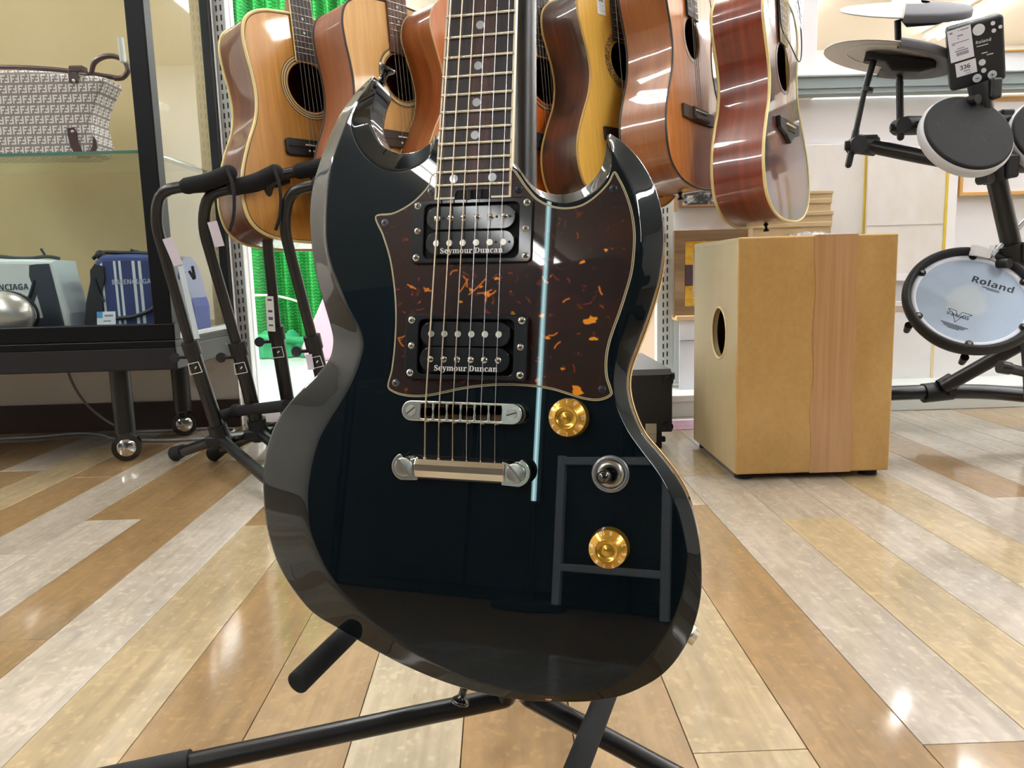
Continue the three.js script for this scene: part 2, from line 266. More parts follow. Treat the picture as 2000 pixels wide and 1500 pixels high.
// ------------------------------------------------------------ gondola shelving behind the cajon
const RZ = -2.42;
function slottedUpright(name, px, z, parent, wide, col) {
  const x = atZ(px, 500, z).x, gs = [box(wide, 1.5, 0.035, x, 0.75, z, 0.003)], sl = [];
  mesh(name, gs, col, parent);
  for (let y = 0.04; y < 1.3; y += 0.0254) for (const s of [-0.006, 0.006]) sl.push(box(0.0042, 0.015, 0.002, x + s, y + (s > 0 ? 0.002 : 0), z + 0.0172));
  const m = mesh('slots', sl, S(0x33363a, 0.8), parent); m.userData.kind = 'stuff'; return x;
}
const rack = thing('shelf_unit', 'pale metal shelving unit with slotted uprights behind the cajon and drum kit', 'shelving');
const xU = slottedUpright('upright', 1297, RZ + 0.06, rack, 0.052, M.metalShelf);
{
  const yb = atZ(1342, 776, -2.18).y, yk = atZ(1342, 812, -2.18).y, ys = atZ(1340, 617, -2.28).y, beam0 = atZ(1700, 183, RZ + 0.06).y, beam1 = atZ(1700, 143, RZ + 0.06).y;
  mesh('kick_plate', [boxAB([xU - 0.75, 0, -2.2], [2.9, yb - 0.012, -2.185], 0.002)], M.metalShelf, rack);
  mesh('deck', boxAB([xU - 0.75, yb - 0.012, RZ], [2.9, yb + 0.006, -2.178], 0.002), M.metalShelf, rack);
  mesh('shelf', [boxAB([xU + 0.02, ys - 0.014, RZ], [1.05, ys, -2.28], 0.002)], S(0xd8b98a, 0.6), rack, 'pale wood shelf board');
  mesh('back_panel', [boxAB([xU - 0.0, 0, RZ - 0.012], [2.9, beam0, RZ])], M.white, rack);
  const bm = mesh('beam', [boxAB([xU, beam0, RZ + 0.02], [2.9, beam1, RZ + 0.06], 0.003), boxAB([xU, beam0 + 0.018, RZ + 0.058], [2.9, beam0 + 0.024, RZ + 0.064]), boxAB([xU, beam1 - 0.008, RZ + 0.056], [2.9, beam1 - 0.003, RZ + 0.066], 0.001), boxAB([xU, beam0 + 0.001, RZ + 0.056], [2.9, beam0 + 0.005, RZ + 0.065], 0.001)], M.shelfGrey, rack, 'grey horizontal beam');
  const x15 = atZ(1580, 100, RZ).x;
  mesh('upright', boxAB([x15 - 0.055, beam0, RZ - 0.01], [x15 + 0.012, 1.5, RZ + 0.03], 0.003), M.white, rack);
  mesh('upright', boxAB([2.84, 0, RZ - 0.01], [2.9, 1.5, RZ + 0.03], 0.003), M.white, rack);
  mesh('lower_panel', boxAB([xU + 0.03, yb + 0.006, -2.29], [1.0, ys - 0.014, -2.284]), PM(0xe3e4ee, 0.3, { clearcoat: 0.6 }), rack, 'glossy white panel wrapped in film');
  mesh('film_strip', [boxAB([xU + 0.03, ys - 0.075, -2.286], [1.0, ys - 0.072, -2.28])], M.shelfGrey, rack);
  // framed things standing on the unit
  const frame = (name, label, x0, y0, x1, y1, z, bw, dep, mat, inner, imat, cat = 'picture frame') => {   // pixel corners of the outer edge
    const p = atZ(x0, y0, z), q = atZ(x1, y1, z), t = thing(name, label, cat), W = q.x - p.x, Hh = p.y - q.y, cx = (p.x + q.x) / 2, cy = (p.y + q.y) / 2;
    const s = rect(W, Hh, cx, cy); s.holes.push(rect(W - 2 * bw, Hh - 2 * bw, cx, cy));
    mesh('frame', at(extrude(s, dep, 0, 0.002), 0, 0, z - dep), mat, t);
    if (inner) mesh(inner, box(W - 2 * bw, Hh - 2 * bw, 0.004, cx, cy, z - dep * 0.7), imat, t);
    return { t, W, Hh, cx, cy };
  };
  const wrapBrown = PM(0xd2bea6, 0.3, { clearcoat: 0.9, clearcoatRoughness: 0.12, map: crossTex([[120, 100, 80], [220, 205, 185]], 10, 52) });
  const gf = frame('gilded_frame', 'brown picture frame with gold leaf inner moulding wrapped in clear film', 1317, 450, 1462, 616, -2.3, 0.033, 0.022, wrapBrown, null);
  { const w = gf.W - 0.064, hh = gf.Hh - 0.064, s = rect(w, hh, gf.cx, gf.cy); s.holes.push(rect(w - 0.05, hh - 0.05, gf.cx, gf.cy));
    const gm = tex(128, 128, (u, v) => { const n = fbm(u, v, 12, 12, 5, 4); return [190 + 65 * n, 138 + 80 * n, 40 + 50 * n]; }); gm.repeat.set(8, 8);
    mesh('gilt_moulding', at(extrude(s, 0.018, 0, 0.002), 0, 0, -2.32), S(0xffffff, 0.35, 0.15, { map: gm }), gf.t, 'gold leaf moulding');
    for (const sx of [-1, 1]) mesh('moulding_inset', box(0.024, 0.062, 0.004, gf.cx + sx * (w / 2 - 0.0125), gf.cy - 0.004, -2.302, 0.002), S(0x4b3a44, 0.6), gf.t);
    mesh('mount', box(w - 0.05, hh - 0.05, 0.004, gf.cx, gf.cy, -2.322), S(0xcfcad6, 0.7), gf.t);
    mesh('picture', box(w - 0.082, hh - 0.082, 0.004, gf.cx, gf.cy, -2.3205), S(0xa9bfd6, 0.6), gf.t); }
  const printTex = tex(128, 128, (u, v) => { const n = fbm(u, v, 7, 6, 81, 5), y = clamp((n - 0.42) * 4) * 190 + 50; return [y, y * 1.02, y * 1.05]; });
  frame('framed_print', 'small framed black and white print behind the hanging red guitar', 1329, 330, 1430, 403, RZ + 0.03, 0.008, 0.015, S(0x96714f, 0.5), 'print', S(0xffffff, 0.6, 0, { map: printTex }));
  tagMesh('wood_offcut', box(0.016, 0.16, 0.014, atZ(1319, 370, RZ + 0.03).x, atZ(1319, 360, RZ + 0.03).y, RZ + 0.02, 0.002), S(0xb08d66, 0.6), 'narrow wooden batten standing beside the slotted upright', 'batten');
  // flat cartons
  const cm = S(0xf2ecdf, 0.8, 0, { map: plaster([205, 184, 150], [222, 203, 172], 41) });
  const ctn = [[376, 392], [392, 416], [416, 437], [437, 462]]; ctn.forEach(([a, b], i) => {
    const p = atZ(1470, a, -2.26), q = atZ(1626 - (i % 2) * 3, b, -2.26), t = thing('flat_carton', `flat brown carton behind the cajon, ${['topmost', 'second from top', 'third from top', 'lowest'][i]} of its stack`, 'carton', 'flat cartons stacked behind the cajon');
    mesh('body', boxAB([p.x, q.y + 0.0015, -2.26], [q.x, p.y, -2.4], 0.002), cm, t); mesh('lid', boxAB([p.x - 0.001, p.y - (p.y - q.y) * 0.32, -2.257], [q.x + 0.002, p.y + 0.0004, -2.402], 0.002), cm, t);
  });
  const st = tagMesh('carton_crate', boxAB([atZ(1470, 462, -2.26).x, ys + 0.001, -2.265], [atZ(1622, 462, -2.26).x, atZ(1600, 463, -2.26).y - 0.001, -2.4], 0.003), cm, 'plain brown carton under the flat cartons behind the cajon', 'carton');
  // posters wrapped in film with yellow edging, leaning against the back panel
  const film = PM(0xffffff, 0.35, { clearcoat: 0.7, clearcoatRoughness: 0.1, map: plaster([220, 220, 226], [240, 236, 228], 71) }), yel = S(0xe2c23a, 0.6), paleFilm = PM(0xffffff, 0.4, { clearcoat: 0.5, map: plaster([228, 222, 214], [240, 238, 238], 72) });
  const poster = (label, x0, x1, y0, y1, z, m, edge) => {
    const p = atZ(x0, y0, z), q = atZ(x1, y1, z), t = thing('wrapped_poster', label, 'poster');
    mesh('board', boxAB([p.x, q.y, z - 0.012], [q.x, p.y, z], 0.002), m, t);
    mesh('border', [boxAB([q.x - 0.028, q.y, z - 0.001], [q.x, p.y, z + 0.002]), boxAB([p.x, q.y, z - 0.001], [q.x, q.y + 0.022, z + 0.002])], M.white, t);
    mesh('edging', boxAB([q.x - 0.036, q.y + 0.01, z - 0.001], [q.x - 0.029, p.y - 0.01, z + 0.003]), edge, t, 'yellow edging strip');
    mesh('crease', [boxAB([p.x + 0.003, q.y + (p.y - q.y) * 0.42, z], [q.x - 0.04, q.y + (p.y - q.y) * 0.42 + 0.002, z + 0.0015])], S(0xcfcbc8, 0.6), t);
    return t;
  };
  poster('white poster pack with yellow edge strip behind the lower cymbal pad', 1560, 1697, 283, 700, RZ + 0.02, film, yel);
  poster('wide white poster pack with yellow edge strip left of the drum post', 1698, 1860, 288, 545, RZ + 0.036, paleFilm, yel);
  frame('pine_frame', 'pale pine picture frame with blank white mount behind the drum post', 1884, 190, 2130, 376, RZ + 0.03, 0.011, 0.016, S(0xd9a865, 0.5), 'mount', M.white);
  frame('slim_pine_frame', 'narrow pine picture frame lying above the grey shelf beam', 1950, 96, 2140, 143, RZ + 0.03, 0.006, 0.016, S(0xd9a865, 0.5), 'mount', M.white);
  const low = thing('wrapped_canvas', 'white wrapped canvas with stained edge standing below the mesh drum', 'canvas');
  { const p = atZ(1700, 590, RZ + 0.05), q = atZ(2150, 774, RZ + 0.05); mesh('board', boxAB([p.x, q.y, RZ + 0.03], [q.x, p.y, RZ + 0.05], 0.002), film, low); mesh('binding', boxAB([p.x, p.y - 0.03, RZ + 0.045], [q.x, p.y - 0.014, RZ + 0.053]), S(0xb9a596, 0.6), low); mesh('stain', boxAB([atZ(1818, 700, RZ + 0.05).x, q.y + 0.01, RZ + 0.049], [atZ(1824, 700, RZ + 0.05).x, p.y - 0.05, RZ + 0.0512]), S(0xdcc9a0, 0.7), low); }
  // leaflet on the floor
  const lf = thing('leaflet', 'colour printed leaflet lying on the floor beside the black amplifier', 'leaflet');
  const lt = tex(128, 64, (u, v) => { const n = fbm(u, v, 6, 4, 91, 4); return v > 0.88 || u > 0.62 && u < 0.78 ? [225, 222, 228] : u > 0.78 ? [190, 60, 60] : [120 + 90 * n, 95 + 70 * n, 110 + 80 * n]; });
  { const a = atY(1310, 845), b = atY(1365, 845), c = atY(1340, 815); const lg = box(0.22, 0.001, 0.14, a.x + 0.08, 0.0008, (a.z + c.z) / 2); mesh('sheet', lg, S(0xffffff, 0.4, 0, { map: lt }), lf); }
}
const rail = thing('hanging_rail', 'black steel rail that carries the hanging acoustic guitars', 'rail');
const leftU = thing('slotted_post', 'pale slotted steel post between showcase and window', 'post');
slottedUpright('post', 468, -2.235, leftU, 0.034, S(0xc4c8c8, 0.45));

// ------------------------------------------------------------ glass showcase
const zf = -1.79, zb = -2.215;
const cs = { xr: atZ(345, 700, zf).x, xl: -2.05, y0: atZ(345, 722, zf).y, y1: atZ(345, 664, zf).y, y2: atZ(320, 632, zf).y, top: 1.85 };
const showcase = thing('glass_showcase', 'black framed glass showcase on casters with handbags inside', 'showcase');
{
  const { xr, xl, y0, y1, y2, top } = cs, pw = 0.046, bm = PM(0x04060a, 0.45, { specularIntensity: 0.4 }), gm = PM(0x1d1c20, 0.5, { specularIntensity: 0.6 });
  mesh('base_box', [boxAB([xl, y0, zb], [xr, y1 - 0.016, zf], 0.004)], gm, showcase, 'grey metal base box');
  mesh('base_lip', [boxAB([xl, y1 - 0.017, zb], [xr, y1, zf + 0.002], 0.003)], bm, showcase);
  mesh('bottom_rail', [boxAB([xl, y1, zf - 0.035], [xr, y2, zf - 0.001], 0.003)], bm, showcase);
  mesh('side_rail', [boxAB([xr - 0.03, y1, zb], [xr - 0.002, y1 + 0.012, zf - 0.03], 0.002)], S(0xaeb0b3, 0.4, 0.3), showcase);
  mesh('post', [boxAB([xr - pw, y2 - 0.001, zf - 0.04], [xr - 0.004, top, zf - 0.002], 0.003)], bm, showcase);
  mesh('post', [boxAB([xr - 0.026, y1, zb], [xr - 0.002, top, zb + 0.024], 0.003)], gm, showcase);
  mesh('post', [boxAB([xl, y1, zf - 0.04], [xl + pw, top, zf], 0.003)], bm, showcase);
  mesh('top_rail', [boxAB([xl, top, zf - 0.04], [xr, top + 0.04, zf], 0.003), boxAB([xl, top, zb], [xr, top + 0.04, zb + 0.03], 0.003), boxAB([xr - 0.03, top, zb + 0.03], [xr, top + 0.04, zf - 0.04]), boxAB([xl, top, zb + 0.03], [xl + 0.03, top + 0.04, zf - 0.04])], bm, showcase);
  mesh('top_pane', new THREE.PlaneGeometry(xr - xl - 0.06, zf - zb - 0.07).rotateX(-Math.PI / 2).translate((xl + xr) / 2, top + 0.02, (zf + zb) / 2), M.glass, showcase);
  mesh('back_panel', [boxAB([xl, y1, zb - 0.002], [xr - 0.026, top, zb + 0.012])], S(0xffffff, 0.8, 0, { map: plaster([206, 182, 138], [218, 196, 154], 23) }), showcase, 'beige board back panel');
  mesh('deck', [boxAB([xl + 0.02, y1, zb + 0.012], [xr - 0.03, y1 + 0.006, zf - 0.036])], S(0x5f5347, 0.6), showcase);
  mesh('pane', new THREE.PlaneGeometry(xr - xl - 2 * pw, top - y2).translate((xl + xr) / 2, (y2 + top) / 2, zf - 0.02), M.glass, showcase);
  mesh('pane', new THREE.PlaneGeometry(zf - zb - 0.064, top - y1 - 0.012).rotateY(Math.PI / 2).translate(xr - 0.014, (y1 + 0.012 + top) / 2, (zb + zf) / 2 - 0.008), M.glass, showcase);
  const leg = (x, z) => {
    mesh('leg', [rod(V(x, 0.07, z), V(x, y0, z), 0.0235, 0.0235, 24)], M.powder, showcase);
    const c = mesh('caster', [rod(V(x - 0.006, 0.0335, z - 0.016), V(x + 0.006, 0.0335, z + 0.016), 0.033, 0.033, 32), rod(V(x - 0.011, 0.0335, z - 0.03), V(x - 0.006, 0.0335, z - 0.016), 0.025, 0.033, 32), box(0.03, 0.03, 0.03, x, 0.062, z, 0.006)], M.blackGloss, showcase);
    for (const s of [-1, 1]) mesh('hub_cap', lathe([[0, 0.006], [0.012, 0.005], [0.02, 0.002], [0.0215, 0]], V(x + s * 0.006, 0.0335, z + s * 0.016), V(s * 0.35, 0, s), 24), M.chrome, c, 'chrome hub cap');
    c.rotation.y = 0;
  };
  const fl = atY(240, 902), rl = atY(358, 850); leg(fl.x + 0.004, fl.z - 0.02); leg(rl.x + 0.004, rl.z - 0.005); leg(xl + 0.06, fl.z - 0.02); leg(xl + 0.06, rl.z);
  mesh('screw', [disc(V(xr + 0.0005, y0 + 0.05, zf - 0.06), V(1, 0, 0), 0.003, 0.002, 10), disc(V(xr + 0.0005, y0 + 0.03, zb + 0.1), V(1, 0, 0), 0.003, 0.002, 10)], M.steel, showcase);
  // glass shelf
  const ys = atZ(120, 297, zf - 0.09).y;
  cs.shelf = ys; const gs = thing('glass_shelf', 'clear green-edged glass shelf under the monogram bag', 'shelf'), e = atZ(262, 293, zf - 0.09).x;
  mesh('plate', boxAB([xl + 0.03, ys - 0.007, zb + 0.014], [xr - 0.05, ys, zf - 0.09]), M.glass, gs);
  mesh('edge', [boxAB([xl + 0.03, ys - 0.007, zf - 0.0905], [xr - 0.05, ys, zf - 0.0895])], M.glassEdge, gs);
  mesh('bracket', [boxAB([xr - 0.065, ys - 0.013, zb + 0.02], [xr - 0.04, ys - 0.0072, zf - 0.1], 0.002)], M.steel, gs);
}
// bags
const bagZ = -1.965;
{
  const mono = canvasTex(512, 512, (c, w, h) => {
    c.fillStyle = '#8f7f7e'; c.fillRect(0, 0, w, h); c.fillStyle = '#e4dcdc'; const n = 8, s = w / n;
    for (let j = 0; j < n; j++) for (let i = -1; i < n + 1; i++) { const x = i * s + (j % 2 ? s * 0.35 : 0), y = j * s, t = s * 0.15, F = (a, b, k) => { c.fillRect(a, b, t * k, s * 0.8 * k); }; c.save(); c.translate(x + s * 0.06, y + s * 0.12);
      c.fillRect(0, 0, t, s * 0.76); c.fillRect(0, 0, s * 0.5, t); c.fillRect(0, s * 0.3, s * 0.36, t);
      c.translate(s * 0.86, s * 0.76); c.rotate(Math.PI); c.fillRect(0, 0, t, s * 0.76); c.fillRect(0, 0, s * 0.5, t); c.fillRect(0, s * 0.3, s * 0.36, t); c.restore(); }
  }); mono.wrapS = mono.wrapT = THREE.RepeatWrapping; mono.repeat.set(5.2, 5.2);
  const leather = PM(0x4a2a2a, 0.35, { clearcoat: 0.4 });
  const b = thing('monogram_bag', 'greyish monogram canvas handbag with brown leather trim on the glass shelf', 'handbag');
  const sh = pxShape([[-90, 291], [100, 290], [165, 289], [182, 280], [186, 262], [180, 240], [175, 222], [178, 195], [187, 168], [202, 142], [200, 131], [176, 126], [150, 127], [100, 119], [40, 115], [-30, 117], [-90, 119]], bagZ);
  const dy = cs.shelf + 0.001 - atZ(100, 290, bagZ).y; b.position.y = 0;
  mesh('body', uvFront(at(extrude(sh, 0.1, 0, 0.014), 0, dy, bagZ - 0.1)), S(0xffffff, 0.75, 0, { map: mono }), b);
  const Q = (x, y, z = 0) => { const p = atZ(x, y, bagZ + z); p.y += dy; return p; };
  mesh('top_trim', [pipe([Q(-90, 117, -0.05), Q(0, 113, -0.05), Q(100, 117, -0.05), Q(160, 124, -0.05), Q(226, 134, -0.06)], 0.006, 40, 8)], leather, b);
  mesh('handle', pipe([Q(176, 124, -0.05), Q(182, 105, -0.05), Q(200, 93, -0.05), Q(222, 92, -0.05), Q(243, 103, -0.05), Q(248, 120, -0.05), Q(238, 133, -0.05), Q(222, 135, -0.05)], 0.0065, 60, 10), leather, b);
  const bk = mesh('buckle_strap', [boxAB([Q(133, 140).x, Q(0, 146).y, bagZ - 0.004], [Q(152, 140).x, Q(0, 118).y, bagZ + 0.004], 0.003), boxAB([Q(134, 120).x, Q(0, 126).y, bagZ - 0.02], [Q(162, 120).x, Q(0, 113).y, bagZ + 0.006], 0.003)], leather, b); mesh('rivet', ball(Q(142, 139, 0.005), 0.0045, 12), M.chrome, bk);
  const cp = mesh('corner_patch', [at(extrude(pxShape([[131, 232], [143, 230], [149, 240], [152, 262], [166, 291], [150, 291], [138, 270], [131, 245]], bagZ), 0.004, 0, 0.001), 0, dy, bagZ), at(extrude(pxShape([[181, 248], [187, 255], [189, 270], [182, 285], [172, 291], [150, 291], [172, 284], [180, 266]], bagZ), 0.004, 0, 0.001), 0, dy, bagZ)], leather, b); mesh('rivet', [ball(Q(140, 239, 0.005), 0.0045, 12)], M.chrome, cp);
  mesh('hang_tag', rod(Q(233, 55, 0.0), Q(239, 103, 0.0), 0.0075, 0.0075, 12), S(0xd5d6d4, 0.5), b);
}
const totZ = -1.93, deckY = cs.y1 + 0.0065;
let BOT = 634; while (atZ(150, BOT, totZ).y > deckY + 0.0005) BOT += 0.25;
{
  const t = thing('white_tote', 'white canvas tote with black trim and lettering at the showcase floor', 'tote bag');
  const dy = 0, Q = (x, y, z = 0) => { const p = atZ(x, y, totZ + z); p.y += dy; return p; }, ex = (l, d, z, m, n, bev = 0.001) => mesh(n, at(extrude(pxShape(l, totZ), d, 0, bev), 0, dy, totZ + z), m, t);
  const canvas = S(0xe3e8ea, 0.8, 0, { map: plaster([222, 228, 230], [240, 243, 244], 19) }), blk = S(0x2b3442, 0.55);
  ex([[-110, BOT + 3], [139, BOT], [134, 612], [122, 575], [111, 538], [104, 508], [60, 506], [-110, 506]], 0.11, -0.11, canvas, 'body', 0.012);
  const hs = pxShape([[58, 518], [70, 516], [96, 515], [104, 545], [131, BOT - 1], [36, BOT - 1], [50, 622], [64, 556], [58, 540]], totZ); hs.holes.push(new THREE.Path(pxShape([[72, 570], [87, 621], [57, 625]], totZ).getPoints()));
  mesh('leather_panel', at(extrude(hs, 0.003, 0, 0.0008), 0, dy, totZ), blk, t, 'black leather panel');
  { const g = new TextGeometry('BALENCIAGA', { font: sans, size: 0.0145, depth: 0.0006, curveSegments: 3 }); g.computeBoundingBox(); const W = g.boundingBox.max.x; g.scale((Q(56, 563).x - Q(-40, 563).x) / W, 1, 1); mesh('lettering', at(g, Q(-40, 563).x, Q(0, 567).y, totZ + 0.0003), S(0x3a4150, 0.6), t); }
  mesh('zip_trim', pipe([Q(-110, 503, -0.05), Q(0, 501, -0.05), Q(30, 504, -0.05), Q(60, 504, -0.05), Q(95, 501, -0.05), Q(116, 505, -0.05)], 0.0042, 40, 8), blk, t);
  mesh('strap', [pipe([Q(66, 548, 0.004), Q(58, 575, 0.006), Q(50, 592, 0.006)], 0.0028, 20, 8), pipe([Q(80, 486, -0.06), Q(90, 502, -0.06)], 0.003, 8, 8)], blk, t);
}
{
  const t = thing('navy_tote', 'navy striped tote with white bands beside the showcase post', 'tote bag');
  const dy = 0, Q = (x, y, z = 0) => { const p = atZ(x, y, totZ + z); p.y += dy; return p; };
  const L = Q(155, 570).x, R = Q(400, 570).x;
  const stripes = canvasTex(1024, 64, (c, w, h) => { c.fillStyle = '#33427a'; c.fillRect(0, 0, w, h); c.fillStyle = '#dfe6ee'; const X = px => (px - 155) / 245 * w; for (const [a, b] of [[164, 168], [200, 205], [226, 231], [236, 241], [262, 268], [274, 280], [318, 323], [330, 336], [352, 358], [368, 374], [386, 390]]) c.fillRect(X(a), 0, X(b) - X(a), h); });
  stripes.repeat.set(1 / (R - L), 1); stripes.offset.set(-L / (R - L), 0); stripes.wrapS = stripes.wrapT = THREE.RepeatWrapping;
  mesh('body', at(extrude(pxShape([[160, BOT], [379, BOT - 3], [375, 600], [362, 555], [350, 515], [338, 500], [290, 497], [240, 496], [195, 498], [182, 510], [172, 545], [163, 590]], totZ), 0.13, 0, 0.016), 0, dy, totZ - 0.13), [S(0xffffff, 0.75, 0, { map: stripes }), S(0x33427a, 0.75)], t);
  const blk = S(0x23262e, 0.5);
  mesh('zip_trim', [pipe([Q(182, 505, -0.04), Q(195, 495, -0.04), Q(240, 494, -0.04), Q(300, 496, -0.04), Q(358, 506, -0.04)], 0.005, 40, 8), ball(Q(196, 498, -0.02), 0.012, 12), pipe([Q(256, 488, -0.04), Q(275, 493, -0.04)], 0.0035, 8, 8)], blk, t);
  mesh('leather_panel', at(extrude(pxShape([[177, 528], [186, 515], [203, 520], [206, 545], [200, 570], [202, 600], [207, BOT - 2], [164, BOT - 2], [170, 590], [178, 555]], totZ), 0.004, 0, 0.001), 0, dy, totZ), blk, t);
  { const g = new TextGeometry('BALENCIAGA', { font: sans, size: 0.012, depth: 0.0006, curveSegments: 3 }); g.computeBoundingBox(); const W = g.boundingBox.max.x; g.scale((Q(296, 560).x - Q(219, 560).x) / W, 1, 1); mesh('lettering', at(g, Q(219, 560).x, Q(0, 562).y, totZ + 0.0003), S(0xb9c4dc, 0.6), t); }
  mesh('strap', [pipe([Q(184, 545, 0.006), Q(192, 570, 0.007), Q(203, 590, 0.006)], 0.003, 20, 8), pipe([Q(228, 622, 0.004), Q(262, 618, 0.008), Q(295, 605, 0.008), Q(310, 590, 0.004)], 0.005, 24, 8), pipe([Q(370, 530, 0.0), Q(380, 545, 0.004), Q(376, 520, 0)], 0.004, 20, 8)], blk, t);
}
{
  const t = thing('silver_case', 'shiny silver oval case at the edge of the showcase floor', 'case'), c = atZ(2, 601, -1.86), g = new THREE.SphereGeometry(1, 40, 24); const sr = (atZ(2, 569, -1.86).y - deckY) / 2; g.scale(0.077, sr, 0.035);
  c.y = deckY + sr + 0.0005; mesh('shell', at(g, c.x, c.y, c.z), S(0xcfc9c6, 0.28, 0.75), t);
  const g2 = new THREE.TorusGeometry(1, 0.05, 8, 48); g2.scale(0.0775, sr * 0.98, 0.05); mesh('rim', at(g2, c.x + 0.001, c.y, c.z - 0.012), M.blackSatin, t);
  const card = thing('price_card', 'small white price card with blue corner before the navy tote', 'price card'), p = atZ(187, 609, -1.86), q = atZ(226, 632, -1.86); q.y = deckY + 0.0005;
  const ct = canvasTex(128, 80, (k, w, h) => { k.fillStyle = '#e6edf5'; k.fillRect(0, 0, w, h); k.fillStyle = '#4f9be0'; k.fillRect(0, 0, 40, 20); k.fillStyle = '#8794a8'; k.fillRect(52, 10, 60, 6); k.fillRect(44, 28, 52, 4); });
  const pl = new THREE.PlaneGeometry(q.x - p.x, p.y - q.y); pl.rotateX(-0.15); mesh('card', at(pl, (p.x + q.x) / 2, deckY + 0.0005 + (p.y - q.y) / 2, -1.86), S(0xffffff, 0.7, 0, { map: ct }), card);
}
// cables under the showcase
{
  const P = (x, y, h = 0.004) => atY(x, y, h), cm = S(0x8f8f93, 0.6);
  tagMesh('power_cable', pipe([V(-1.7, 0.004, P(0, 857).z), P(0, 857), P(80, 853), P(150, 847), P(195, 849), P(225, 857), P(300, 860), P(380, 858), P(430, 853), P(452, 845), P(455, 838), P(430, 836), P(380, 838), P(330, 841), P(262, 843)], 0.0038, 160, 8), cm, 'grey power cable lying along the floor under the showcase', 'cable');
  const z = -2.12; tagMesh('hanging_cable', pipe([atZ(130, 715, z), atZ(140, 745, z), atZ(165, 785, z), atZ(195, 812, z), atZ(228, 833, z), P(262, 843)], 0.0036, 60, 8), S(0x7d7a78, 0.6), 'grey cable drooping from the showcase base to the floor', 'cable');
}
// ------------------------------------------------------------ hanging acoustic guitars
const PROFILES = {
  dread: { top: 0.155, bot: -0.35, pts: [[0.154, 0.05], [0.146, 0.1], [0.127, 0.132], [0.095, 0.145], [0.055, 0.144], [0.01, 0.137], [-0.035, 0.134], [-0.085, 0.142], [-0.145, 0.168], [-0.21, 0.19], [-0.265, 0.196], [-0.31, 0.184], [-0.335, 0.152], [-0.347, 0.09]] },
  folk: { top: 0.16, bot: -0.335, pts: [[0.157, 0.05], [0.143, 0.1], [0.115, 0.13], [0.08, 0.138], [0.04, 0.128], [0.0, 0.116], [-0.04, 0.112], [-0.085, 0.124], [-0.135, 0.154], [-0.19, 0.181], [-0.24, 0.188], [-0.285, 0.175], [-0.315, 0.135], [-0.331, 0.075]] },
  classic: { top: 0.165, bot: -0.325, pts: [[0.162, 0.05], [0.147, 0.1], [0.118, 0.133], [0.08, 0.14], [0.04, 0.131], [0.0, 0.12], [-0.04, 0.117], [-0.085, 0.128], [-0.135, 0.155], [-0.185, 0.178], [-0.23, 0.183], [-0.275, 0.17], [-0.305, 0.13], [-0.32, 0.075]] },
};
function bodyOutline(pf, n = 140) {
  const r = pf.pts.map(([v, h]) => V(h, v, 0)), l = pf.pts.map(([v, h]) => V(-h, v, 0)).reverse();
  const c = new THREE.CatmullRomCurve3([V(0, pf.top, 0), ...r, V(0, pf.bot, 0), ...l], true, 'centripetal');
  return c.getSpacedPoints(n).slice(0, n);
}
const W = {                                                       // wood looks
  spruce: grainTex([[184, 124, 48], [208, 152, 70]], 40, 101, 0.8), spruce2: grainTex([[196, 148, 84], [218, 172, 104]], 40, 107, 0.7), cedar: grainTex([[206, 158, 62], [226, 182, 84]], 40, 113, 0.6),
  amber: grainTex([[176, 96, 40], [206, 124, 58]], 30, 119, 0.7), honey: grainTex([[166, 94, 32], [196, 124, 50]], 30, 125, 0.9),
  rosewood: crossTex([[80, 40, 13], [124, 70, 28]], 22, 131), mahogany: crossTex([[116, 64, 28], [142, 82, 42]], 30, 137), mahogany2: crossTex([[112, 54, 20], [150, 82, 36]], 26, 143), darkRose: crossTex([[40, 26, 20], [84, 54, 40]], 26, 149), maple: crossTex([[122, 66, 22], [162, 98, 38]], 20, 155), red: crossTex([[96, 30, 10], [138, 52, 20]], 24, 161),
  ebony: grainTex([[30, 26, 26], [58, 48, 46]], 24, 167, 1), rosefb: grainTex([[72, 46, 36], [112, 78, 62]], 30, 173, 1),
};
for (const k in W) W[k].repeat.set(4, 4);
const lac = (map, rough = 0.4, coat = 1) => PM(0xffffff, rough, { map, clearcoat: coat, clearcoatRoughness: 0.04 });
